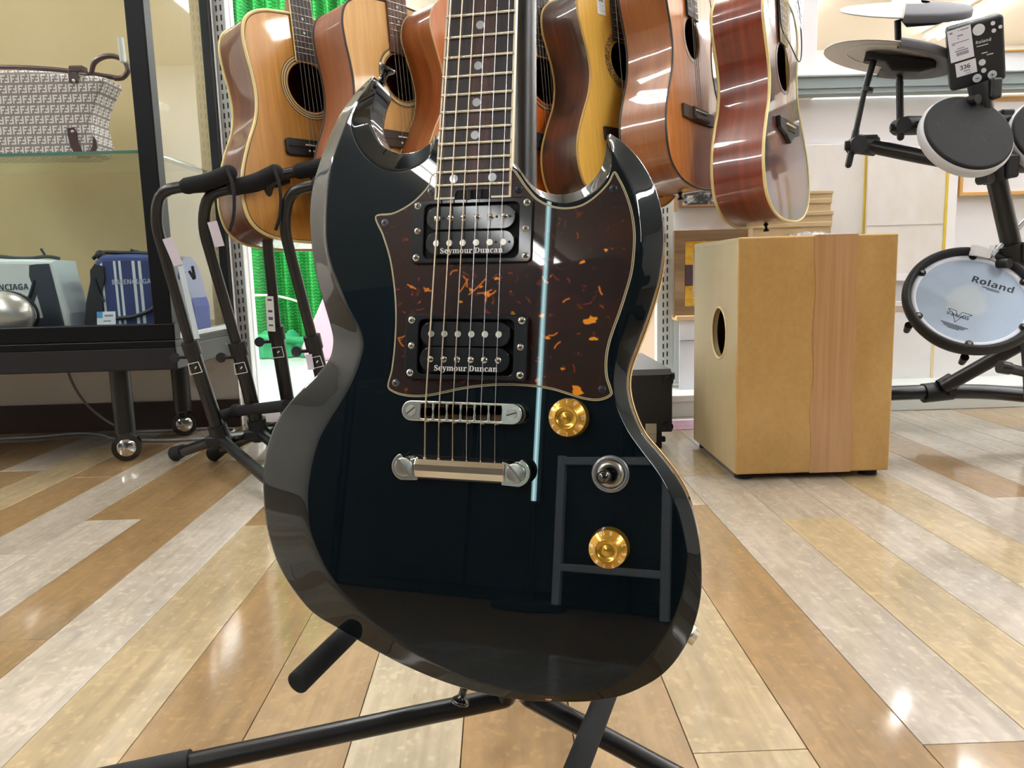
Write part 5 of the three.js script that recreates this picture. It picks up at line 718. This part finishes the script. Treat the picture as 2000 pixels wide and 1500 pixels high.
    const st = (x1, y1, x2, y2, lw, col) => { const [a, b] = onG(x1, y1, 2.3), [d, e] = onG(x2, y2, 2.3); c.strokeStyle = col; c.lineWidth = lw; c.lineCap = 'round'; c.beginPath(); c.moveTo((a + 256) / 512 * w, h - (b + 128) / 512 * h); const mx = (a + d) / 2 + (r() - 0.5) * 4, my = (b + e) / 2 + (r() - 0.5) * 4; c.quadraticCurveTo((mx + 256) / 512 * w, h - (my + 128) / 512 * h, (d + 256) / 512 * w, h - (e + 128) / 512 * h); c.stroke(); };
    for (let i = 0; i < 70; i++) { const x = 770 + r() * 420, y = 400 + r() * 360, a = r() * 6.3, l = 4 + r() * 12; st(x, y, x + Math.cos(a) * l, y + Math.sin(a) * l, 0.8 + r() * 1.6, `rgba(${150 + r() * 80},${50 + r() * 40},18,${0.35 + r() * 0.4})`); }
    for (const q of [[898, 570, 914, 545], [916, 575, 948, 545], [933, 573, 960, 566], [955, 575, 968, 568], [948, 590, 950, 576], [828, 562, 842, 568], [796, 556, 812, 564], [880, 536, 893, 528], [1072, 655, 1088, 650], [1083, 680, 1094, 668], [778, 660, 788, 676], [780, 660, 790, 656], [905, 540, 912, 560], [1100, 590, 1112, 583], [1060, 540, 1070, 552], [1170, 560, 1176, 575]]) st(...q, 2.4, '#d9741e');
  });
  tort.wrapS = tort.wrapT = THREE.RepeatWrapping; tort.repeat.set(1 / 512, 1 / 512); tort.offset.set(0.5, 0.25);
  pgm.material = PM(0xffffff, 0.4, { map: tort, specularIntensity: 0.3, clearcoat: 1, clearcoatRoughness: 0.02 }); pgm.userData.label = 'brown tortoiseshell pickguard';
  gm('cream_ply', [extrude(shapeOf(inset(0)), 1.1, 0), extrude(shapeOf(inset(sg * 1.05)), 2.0, 0)], S(0xd9cda2, 0.4), pgm, 'cream pickguard edge'); gm('black_ply', extrude(shapeOf(inset(sg * 0.62)), 1.6, 0), S(0x1b1512, 0.5), pgm);
  const phillips = (u, v, z, r, mat, parent) => { const s = gm('screw', [at(new THREE.SphereGeometry(r, 18, 8, 0, Math.PI * 2, 0, Math.PI / 2).scale(1, 0.42, 1).rotateX(Math.PI / 2), u, v, z)], mat, parent); const a = hash(Math.round(u * 10), Math.round(v * 10), 3) * 1.5, q = []; for (const k of [0, 1]) q.push(box(r * 1.15, r * 0.24, 0.2, 0, 0, r * 0.42).rotateZ(a + k * Math.PI / 2).translate(u, v, z)); gm('slot', q, M.dark, s); };
  const scr = S(0x6e7278, 0.35, 0.9), scrD = S(0x3c4046, 0.4, 0.8);
  for (const [x, y, d] of [[752, 435], [842, 374], [773, 748], [1013, 370, 1], [1198, 369, 1], [1176, 761, 1]]) phillips(...onG(x, y, 2.3), 2.3, 2.9, d ? scrD : scr, pgm);
  // ---- pickups
  const pickup = (vc, uc, zb, zt, textV, screwsTop) => {
    const ring = roundRect(90.5, 46.5, 4, uc, vc); ring.holes.push(roundRect(70.5, 39, 4, uc, vc));
    const P = gm('pickup', extrude(ring, zt - 1.5, 1.5, 0.8, 6), PM(0x06080d, 0.4, { specularIntensity: 0.4, clearcoat: 0.35, clearcoatRoughness: 0.08 }), eg, 'black humbucker in black mounting ring');
    gm('cavity', box(72, 40, 1, uc, vc, 2.2), M.dark, P);
    for (const s of [1, -1]) {
      const B = gm('bobbin', extrude(roundRect(66.5, 17.6, 8.4, uc, vc + s * 9.05), zt - 1, 2.6, 0.7, 12), PM(0x06070b, 0.35, { specularIntensity: 0.4, clearcoat: 0.35, clearcoatRoughness: 0.08 }), P), scw = (s > 0) === screwsTop;
      for (let k = 0; k < 6; k++) { const u = uc - 25 + k * 10; if (scw) { gm('pole_screw', at(new THREE.SphereGeometry(2.5, 16, 6, 0, 6.2832, 0, 1.5708).scale(1, 0.5, 1).rotateX(Math.PI / 2), u, vc + s * 9.05, zt + 1.4), M.nickel, B); gm('slot', box(4.6, 0.7, 0.4, 0, 0, 1.15).rotateZ(hash(k, Math.round(vc), 2) * 3).translate(u, vc + s * 9.05, zt + 1.4), M.dark, B); } else gm('pole_slug', rod(V(u, vc + s * 9.05, zt + 1), V(u, vc + s * 9.05, zt + 1.9), 2.4, 2.3, 18), M.nickelOld, B); }
      for (const k of [-29.6, -20.2, 19.6, 29.4]) gm('bobbin_hole', disc(V(uc + k, vc + s * 9.05, zt + 1.62), V(0, 0, 1), 0.9, 0.12, 10), M.dark, B);
    }
    gm('lettering', at(textGeo('Seymour Duncan', serif, 3.9, 0.15), uc + 1.5, vc - textV, zt + 1.6), S(0xe6e6e6, 0.6), P, 'white maker lettering');
    for (const sx of [-1, 1]) { for (const sy of [-1, 1]) phillips(uc + sx * 40.8, vc + sy * 19, zt, 2.7, M.nickel, P); phillips(uc + sx * 40.4, vc + 0.5, zt, 2.5, M.nickelOld, P); }
    return P;
  };
  pickup(130, 0, 1.5, 5, 15.2, true); pickup(46.1, 0, 1.5, 9, 15.8, false);
  // ---- neck and fretboard
  const SC = 648, fv = k => SC * Math.pow(2, -k / 12) + 1.5, hw = v => 28.4 - 0.0158 * (v - 160), ztop = v => 5 - Math.tan(2.5 * Math.PI / 180) * (v - 160), vE = onG(925, 387, 5)[1], nutV = SC + 1.5;
  const zAt = (g, off) => { const p = g.attributes.position; for (let i = 0; i < p.count; i++) p.setZ(i, p.getZ(i) + ztop(p.getY(i)) + off); g.computeVertexNormals(); return g; };
  const notch = new THREE.Shape(); { const b = hw(vE) - 1.3, t = hw(nutV) - 1.3, a = onG(888, 388, 5)[0], c = onG(957, 388, 5)[0]; notch.moveTo(-b, vE + 1.5); notch.lineTo(a, vE + 1.5); notch.lineTo(a, vE + 3.5); notch.absarc(a + 3, vE + 3.5, 3, Math.PI, Math.PI / 2, true); notch.lineTo(c - 3, vE + 6.5); notch.absarc(c - 3, vE + 3.5, 3, Math.PI / 2, 0, true); notch.lineTo(c, vE + 1.5); notch.lineTo(b, vE + 1.5); notch.lineTo(t, nutV); notch.lineTo(-t, nutV);
    const fbT = tex(256, 1024, (u, v) => { const n = fbm(u, v, 5, 2, 501, 4), s = fbm(u, v, 60, 8, 505, 3), p = fbm(u, v, 90, 40, 509, 2), red = clamp((fbm(u, v, 7, 1, 513, 2) - 0.55) * 4), k = 0.75 + 0.5 * (n - 0.5) + 0.5 * (s - 0.5) - (p > 0.72 ? 0.25 : 0); return [(58 + 46 * red) * k, (50 + 14 * red) * k, (52 + 2 * red) * k]; }); fbT.repeat.set(1 / 64, 1 / 256);
    const fb = gm('fretboard', zAt(extrude(notch, 6, -6.2, 0, 8), -1), S(0xffffff, 0.5, 0, { map: fbT, bumpMap: fbT, bumpScale: 0.0002 }), eg, 'dark rosewood fretboard');
    const side = s => { const A = [V(s * (b + 1.4), vE, -7), V(s * (t + 1.4), nutV, -7)], B = [V(s * b, vE, -1), V(s * t, nutV, -1)]; const g2 = extrude(shapeOf([[s * b, vE], [s * (b + 1.4), vE], [s * (t + 1.4), nutV], [s * t, nutV]]), 6, -6, 0.2); return zAt(g2, -1); };
    gm('binding', [side(1)], M.cream, fb, 'cream fretboard binding'); gm('binding', [side(-1)], M.cream, fb, 'cream fretboard binding');
    gm('end_binding', [zAt(extrude(shapeOf([[-b, vE], [a - 0.5, vE], [a - 0.5, vE + 1.5], [-b, vE + 1.5]]), 6, -6), -1), zAt(extrude(shapeOf([[c + 0.5, vE], [b, vE], [b, vE + 1.5], [c + 0.5, vE + 1.5]]), 6, -6), -1)], M.cream, fb);
    gm('truss_rod_slot', box(c - a + 1, 9, 1, (a + c) / 2, vE + 2.4, 2.9), M.dark, fb);
    gm('truss_rod_nut', [rod(V((a + c) / 2 - 3, vE - 1, 4), V((a + c) / 2 - 3, vE + 6, 4), 2.2, 2.2, 6), rod(V((a + c) / 2 + 5, vE, 3.6), V((a + c) / 2 + 5, vE + 6, 3.6), 1.5, 1.5, 6)], M.blackSatin, fb);
    for (let k = 1; k <= 24; k++) { const v = fv(k); if (v > nutV - 4) continue; gm('fret', rod(V(-hw(v) + 0.4, v, ztop(v) - 0.6), V(hw(v) - 0.4, v, ztop(v) - 0.6), 1.25, 1.25, 10), M.fretMetal, fb); }
    const dot = (k, u = 0) => { const v = (fv(k) + fv(k - 1)) / 2; gm('inlay', disc(V(u, v, ztop(v) - 1.02), V(0, 0, 1), 3.1, 0.3, 20), M.pearl, fb, 'pearl dot inlay'); }; [3, 5, 7, 9, 15, 17, 19, 21].forEach(k => dot(k)); [12, 24].forEach(k => { dot(k, -14.5); dot(k, 14.5); });
    const nr = []; for (let i = 0; i <= 16; i++) { const s = i / 16, v = mix(150, nutV, s), r = [], dep = 15 + 22 * Math.pow(1 - clamp(s * 3.2), 1.6); for (let j = 0; j <= 16; j++) { const an = Math.PI * j / 16; r.push(V(-(hw(v) - 0.8) * Math.sign(Math.cos(an)) * Math.pow(Math.abs(Math.cos(an)), 0.55), v, ztop(v) - 7 - dep * Math.sin(an))); } nr.push(r); }
    gm('neck', grid(nr, false), PM(0xcaa878, 0.3, { clearcoat: 0.7, clearcoatRoughness: 0.08 }), eg, 'pale wood neck');
    gm('nut', box(43, 4, 7, 0, nutV + 1, ztop(nutV) - 2, 0.5), M.cream);
    const hs = gm('headstock', at(extrude(shapeOf([[-22, 0], [22, 0], [33, 30], [42, 150], [12, 178], [-20, 165], [-38, 60], [-33, 25]]), 14, -14, 1).rotateX(-0.2), 0, nutV + 3, ztop(nutV) - 5), M.blackGloss);
    for (let k = 0; k < 6; k++) { const s = k < 3 ? -1 : 1, y = nutV + 36 + (k % 3) * 40, z = ztop(nutV) - 18 - (k % 3) * 8; gm('tuner', [rod(V(s * 26, y, z - 8), V(s * 26, y, z + 18), 3, 3, 12), rod(V(s * 30, y, z - 8), V(s * 54, y, z - 8), 2.4, 2.4, 10), box(7, 15, 9, s * 57, y, z - 8, 2)], M.nickel, hs); }
  }
  // ---- bridge
  { const br = new THREE.Shape(); const u0 = -37, u1 = 37, r = 7.2; br.moveTo(u0, -r); br.lineTo(u1, -r); br.absarc(u1, 0, r, -Math.PI / 2, Math.PI / 2); br.lineTo(u0, r); br.absarc(u0, 0, r, Math.PI / 2, Math.PI * 1.5);
    for (let k = 0; k < 6; k++) br.holes.push(roundRect(8.2, 10.4, 0.6, -25.5 + k * 10.2 - 0, 0));
    const B = gm('bridge', extrude(br, 7, 7, 0.7, 16), M.nickel, eg, 'nickel bridge with six saddles');
    gm('bridge_floor', box(62, 10.6, 1.2, 0, 0, 8), S(0x6b5140, 0.5, 0.5), B);
    for (let k = 0; k < 6; k++) { const u = -25.5 + k * 10.2, dv = [-1.6, -0.8, 0, -0.6, 0.4, 1][k] + 1; const S1 = gm('saddle', extrude(shapeOf([[-2.9, 8.6], [2.7, 8.6], [2.7, 12.6], [1.6, 14.9], [-0.8, 15.2], [-2.9, 13.2]]), 7.4, -3.7, 0.2).rotateY(Math.PI / 2).translate(u, 0, 0).applyMatrix4(new THREE.Matrix4().set(1, 0, 0, 0, 0, 0, 1, dv, 0, 1, 0, 0, 0, 0, 0, 1)), S(0xd8c9ae, 0.3, 0.9), B); gm('saddle_screw', rod(V(u, -6.6, 10.6), V(u, -8, 10.6), 1.5, 1.5, 10), M.nickel, B); }
    for (const s of [-1, 1]) { gm('bridge_post', [rod(V(s * 37, 0, 0), V(s * 37, 0, 7.2), 5.2, 5.2, 20), rod(V(s * 37, 0, 0), V(s * 37, 0, 2), 7, 7, 24)], M.nickelOld, B); const sc = gm('screw', rod(V(s * 37, 0, 12), V(s * 37, 0, 14.7), 4, 3.8, 24), M.nickelOld, B); gm('slot', box(7.4, 0.9, 0.5, 0, 0, 14.6).rotateZ(s < 0 ? 0.7 : 0.3).translate(s * 37, 0, 0), S(0x3d3a36, 0.6, 0.5), sc); } }
  // ---- stop tailpiece
  { const vt = -40.3, prof = shapeOf([[-7.5, 6.5], [-8.2, 9], [-6.6, 12.6], [-2, 15], [2.4, 15.4], [6, 13.5], [7.2, 10], [6.4, 7.2], [3, 6]]);
    const bar = extrude(prof, 66, -33, 0.6).applyMatrix4(new THREE.Matrix4().set(0, 0, 1, 0, 1, 0, 0, vt, 0, 1, 0, 0, 0, 0, 0, 1));
    const Tp = gm('tailpiece', bar, S(0xd6d1c6, 0.2, 1), eg, 'polished nickel stop tailpiece');
    for (const s of [-1, 1]) { const ear = new THREE.Shape(); ear.moveTo(s * 31, vt - 9); ear.lineTo(s * 44, vt - 9.5); ear.absarc(s * 41, vt, 9.8, s > 0 ? -1.3 : Math.PI + 1.3, s > 0 ? 1.2 : Math.PI - 1.2, s < 0); ear.lineTo(s * 41.5, vt + 5.6); ear.lineTo(s * 36, vt + 5.6); ear.lineTo(s * 31, vt + 7.4);
      gm('ear', extrude(ear, 6.5, 6.2, 0.5, 16), M.nickel, Tp); const st = gm('stud', [rod(V(s * 41, vt, 0), V(s * 41, vt, 3), 7.2, 7.2, 28), rod(V(s * 41, vt, 3), V(s * 41, vt, 6.4), 5, 5, 20), lathe([[6.9, 0], [6.9, 2.6], [6.2, 3.3], [0, 3.3]], V(s * 41, vt, 12), V(0, 0, 1), 32)], M.nickel, Tp); gm('slot', box(13.4, 1.5, 0.7, 0, 0, 15.2).rotateZ(-0.85).translate(s * 41, vt, 0), S(0x6a6358, 0.6, 0.4), st); } }
  // ---- strings
  [0.62, 0.5, 0.4, 0.3, 0.25, 0.22].forEach((r, k) => { const ub = -25.5 + k * 10.2, un = -18.3 + k * 7.3, ut = -25.8 + k * 10.3, zs = 15.6; gm('string', [rod(V(ub, 1, zs), V(un, nutV, ztop(nutV) + 1.2), r, r, 8), rod(V(ut, -33.5, 12.5), V(ub, 1, zs), r, r, 8), ball(V(ut, -33.6, 12.4), r * 2, 8)], k < 3 ? S(0xbfae98, 0.3, 1) : M.steel, eg, k ? undefined : 'thickest wound string'); });
  // ---- controls
  const numT = start => canvasTex(1024, 96, (c, w, h) => { c.fillStyle = '#c8962c'; c.fillRect(0, 0, w, h); c.fillStyle = '#fff3cf'; c.textAlign = 'center'; c.font = 'bold 50px sans-serif'; for (let k = 0; k <= 10; k++) { const x = (((start + k / 12) % 1) + 1) % 1 * w; c.fillText(String(k), x, 56); c.fillRect(x - 2, 74, 4, 22); const x2 = (((start + (k + 0.5) / 12) % 1) + 1) % 1 * w; if (k < 10) c.fillRect(x2 - 1.5, 78, 3, 18); } });
  const knob = (px, py, start) => { const [u, v] = onG(px, py, 15), K = gm('knob', lathe([[13.9, 0.5], [13.6, 3], [13.1, 9.2], [12.9, 9.6]], V(u, v, 0), V(0, 0, 1), 56), M.gold, eg, 'gold speed knob with numerals');
    const sk = lathe([[12.9, 9.6], [12.5, 10.4], [8.1, 13.4]], V(u, v, 0), V(0, 0, 1), 64); { const a = sk.attributes.uv; for (let i = 0; i < a.count; i++) a.setXY(i, a.getX(i), a.getY(i)); } const nt = numT(start); nt.wrapS = THREE.RepeatWrapping; gm('skirt', sk, PM(0xffffff, 0.25, { map: nt, metalness: 0.6, clearcoat: 1, clearcoatRoughness: 0.04 }), K, 'numbered gold skirt');
    gm('cap', lathe([[8.1, 13.4], [8, 14.6], [7.4, 15.2], [6.6, 14.4], [4.6, 13.4], [3.2, 13.9], [1.4, 14.6], [0, 14.7]], V(u, v, 0), V(0, 0, 1), 40), M.gold, K); };
  knob(1105, 816, 0.42); knob(1185, 1076, 0.72);
  { const [u, v] = onG(1192, 926, 2), K = gm('toggle_switch', [lathe([[12.8, 0.2], [13, 1.4], [12.2, 2.2], [10.2, 2.4], [9.6, 1.6]], V(u, v, 0), V(0, 0, 1), 48)], S(0x8d8f94, 0.35, 0.9), eg, 'toggle switch with metal nut'); gm('nut', [lathe([[9.7, 0.5], [9.4, 3], [7.6, 4.4], [5.4, 4.6], [4.4, 2]], V(u, v, 0), V(0, 0, 1), 30)], S(0xa9a79f, 0.3, 1), K); gm('tip', [rod(V(u, v, 1), V(u - 1.5, v - 0.5, 9), 2, 2, 12), lathe([[0, 0], [2.6, 0.5], [4, 3.5], [4.7, 8], [4.2, 11], [2.2, 12.6], [0, 13]], V(u - 1, v - 0.3, 6), V(-0.22, -0.08, 1), 20)], M.blackGloss, K); }
  const btnP = (px, py, z, dir, s = 1) => lathe([[0, 0], [4.4 * s, 0.4], [3 * s, 3], [2.9 * s, 8], [6 * s, 11], [6.9 * s, 12.4], [6.7 * s, 14], [0, 14.4]], V(...onG(px, py, z), z), dir, 24);
  gm('strap_button', btnP(743, 164, -24, V(0.45, 0.85, 0.12)), M.blackGloss, eg, 'black strap button');
  gm('strap_button', btnP(908, 1338, -26, V(-0.25, -1, 0)), M.blackGloss, eg, 'black strap button');
  { const [u, v] = onG(1347, 1240, -24), d = V(0.86, -0.5, 0); gm('output_jack', [lathe([[0, -4], [8, -4], [8, 0.8], [5.6, 1.2], [5.6, 4.6], [3.4, 4.8], [3.2, 1], [0, 1]], V(u, v, -24), d, 24)], M.nickel, eg, 'nickel output jack'); }
}

// ------------------------------------------------------------ stand under the electric guitar
{
  const t = thing('guitar_stand', 'black tripod guitar stand with foam arms holding the electric guitar', 'guitar stand'), L2W = (u, v, z) => V(u / 1000, v / 1000, z / 1000).applyMatrix4(eg.matrixWorld);
  const axisDir = L2W(0, 1, 0).sub(L2W(0, 0, 0)).normalize(), pt = atZ(1019, 0, -0.7), pt2 = atZ(1020, 370, -0.668), pd = pt.clone().sub(pt2).normalize();
  const hub = pt2.clone().addScaledVector(pd, -(pt2.y - 0.125) / pd.y), tp = pt2.clone().addScaledVector(pd, (1.02 - pt2.y) / pd.y);
  mesh('pole', [rod(hub, tp, 0.0125, 0.0125, 28)], M.tubeBlack, t);
  const nk = L2W(0, 600, -22), ye = tp.clone();
  mesh('yoke', [polyTube(bentPath([ye, ye.clone().add(V(0, 0.005, 0.03)), L2W(-42, 690, -36), L2W(-42, 690, 14)], 0.02), 0.008, 12), polyTube(bentPath([ye.clone().add(V(0, 0.005, 0.03)), L2W(42, 690, -36), L2W(42, 690, 14)], 0.02), 0.008, 12)], M.foam, t);
  mesh('hub', [rod(hub.clone().addScaledVector(pd, -0.01), hub.clone().addScaledVector(pd, 0.11), 0.0195, 0.0175, 24), box(0.06, 0.028, 0.045, hub.x, hub.y + 0.012, hub.z, 0.008)], M.blackPlastic, t);
  const lf = atZ(345, 1512, -0.56), lr = atZ(1330, 1530, -0.6), foot = (p, q, e) => { const d = q.clone().sub(p).normalize(), tt = (0.014 - q.y) / d.y; return q.clone().addScaledVector(d, Math.max(0, tt)); };
  const h0 = atZ(985, 1362, -0.605), h1 = atZ(1035, 1362, -0.605);
  const leg = (a, q) => { const d = q.clone().sub(a).normalize(), end = a.clone().addScaledVector(d, (0.0135 - a.y) / d.y), st = a.clone(), m = mesh('leg', [rod(st, end, 0.0088, 0.0088, 20), ball(st, 0.0088, 12)], M.tubeBlack, t); mesh('rubber_foot', rod(q, end.clone().addScaledVector(d, 0.012), 0.0112, 0.0125, 20), M.rubber, m); return m; };
  leg(h0, atZ(372, 1492, -0.575)); leg(h1, atZ(1345, 1530, -0.565));
  { const e = V(hub.x + 0.03, 0.0135, hub.z - 0.3), s = V(hub.x, hub.y - 0.005, hub.z), m = mesh('leg', rod(s, e, 0.0088, 0.0088, 18), M.tubeBlack, t); mesh('rubber_foot', rod(s.clone().lerp(e, 0.9), e.clone().lerp(s, -0.03), 0.0115, 0.0125, 18), M.rubber, m); }
  mesh('crossbar', [polyTube([h0, hub.clone().add(V(0, 0.0, 0.0)), h1], 0.0095, 14)], M.tubeBlack, t);
  const arm = (px0, py0, z0, px1, py1, z1) => { const a = atZ(px0, py0, z0), b = atZ(px1, py1, z1); mesh('foam_arm', [rod(a, b, 0.0088, 0.0088, 24), ball(a, 0.0088, 14), lathe([[0.0088, 0], [0.0084, 0.0012], [0.0068, 0.002], [0, 0.0022]], b, b.clone().sub(a), 24)], M.foam, t, 'foam covered support arm'); mesh('arm_tube', polyTube(bentPath([a, a.clone().add(V((hub.x - a.x) * 0.25, -0.004, -0.035)), hub.clone().add(V(0, 0.02, 0))], 0.02), 0.006, 12), M.tubeBlack, t); };
  arm(730, 1188, -0.62, 582, 1333, -0.535); arm(1188, 1345, -0.585, 1118, 1522, -0.488);
}

// ------------------------------------------------------------ store behind the photographer, mirrored in the lacquer
{
  const dk = S(0x14161c, 0.7), dk2 = S(0x0f1117, 0.7);
  for (let k = 0; k < 9; k++) {
    const x = -5.2 + k * 1.22, t = thing('wardrobe', 'tall dark wardrobe along the rear, ' + ['first', 'second', 'third', 'fourth', 'fifth', 'sixth', 'seventh', 'eighth', 'ninth'][k] + ' from the showcase side', 'wardrobe', 'dark wardrobes behind the photographer');
    mesh('carcass', boxAB([x, 0, 3.55], [x + 1.2, 2.15, 4.1], 0.004), dk, t); for (const s of [0, 1]) { const d = mesh('door', boxAB([x + 0.02 + s * 0.59, 0.06, 3.53], [x + 0.59 + s * 0.59, 2.12, 3.55], 0.003), dk2, t); mesh('handle', box(0.012, 0.16, 0.02, x + (s ? 0.65 : 0.55), 1.05, 3.52, 0.003), M.nickelOld, d); }
  }
  for (let k = 0; k < 5; k++) {
    const x = -3.6 + k * 1.42, t = thing('low_cabinet', 'low dark cabinet behind the photographer, ' + ['first', 'second', 'third', 'fourth', 'last'][k] + ' from the showcase side', 'cabinet', 'low dark cabinets behind the photographer');
    mesh('carcass', boxAB([x, 0, 1.8], [x + 1.4, 0.95, 2.3], 0.004), dk, t); for (const s of [0, 1]) mesh('door', boxAB([x + 0.02 + s * 0.69, 0.05, 1.78], [x + 0.69 + s * 0.69, 0.92, 1.8], 0.003), dk2, t);
  }
  const lamp = thing('tube_floor_lamp', 'upright tube lamp standing before the low dark cabinets', 'lamp');
  const lx = -1.08, lz = 1.6, y0 = 0.39, y1 = 1.6, col = new THREE.Color(0.55, 0.95, 1);
  mesh('base', [rod(V(lx, 0, lz), V(lx, 0.02, lz), 0.14, 0.14, 32), rod(V(lx, 0.02, lz), V(lx, y0, lz), 0.012, 0.012, 16), boxAB([lx - 0.02, y0 - 0.02, lz + 0.012], [lx + 0.02, y1 + 0.02, lz + 0.03], 0.004)], dk, lamp);
  mesh('tube', rod(V(lx, y0, lz), V(lx, y1, lz), 0.007, 0.007, 16), S(0xf4ffff, 0.4, 0, { emissive: col, emissiveIntensity: 5 }), lamp);
  const l = new THREE.RectAreaLight(col, 5, 0.014, y1 - y0); l.name = 'tube_light'; l.position.set(lx, (y0 + y1) / 2, lz - 0.014); l.rotation.set(0, 0, 0); lamp.add(l);
  // pale tube frame whose outline shows beside the knobs
  const fr = thing('display_rack', 'pale metal display rack with dark panel behind the photographer', 'rack'), z = 1.62, pm = S(0xb9c2cc, 0.5), xa = -0.985, xb = -0.575;
  mesh('post', boxAB([xa - 0.016, 0, z], [xa + 0.016, 0.565, z + 0.025], 0.004), pm, fr); mesh('post', boxAB([xb - 0.016, 0, z], [xb + 0.016, 0.565, z + 0.025], 0.004), pm, fr);
  mesh('rail', boxAB([xa, 0.53, z + 0.001], [xb, 0.56, z + 0.024], 0.004), pm, fr); mesh('rail', boxAB([xa, 0.14, z + 0.001], [xb, 0.168, z + 0.024], 0.004), pm, fr);
  mesh('panel', boxAB([xa, 0.168, z + 0.025], [xb, 0.53, z + 0.033]), S(0x1a1712, 0.6), fr);
}
scene.traverse(o => { if (o.isMesh || o.isLight) { o.castShadow = !o.isRectAreaLight; if (o.isMesh) o.receiveShadow = true; } });
renderer.render(scene, camera);
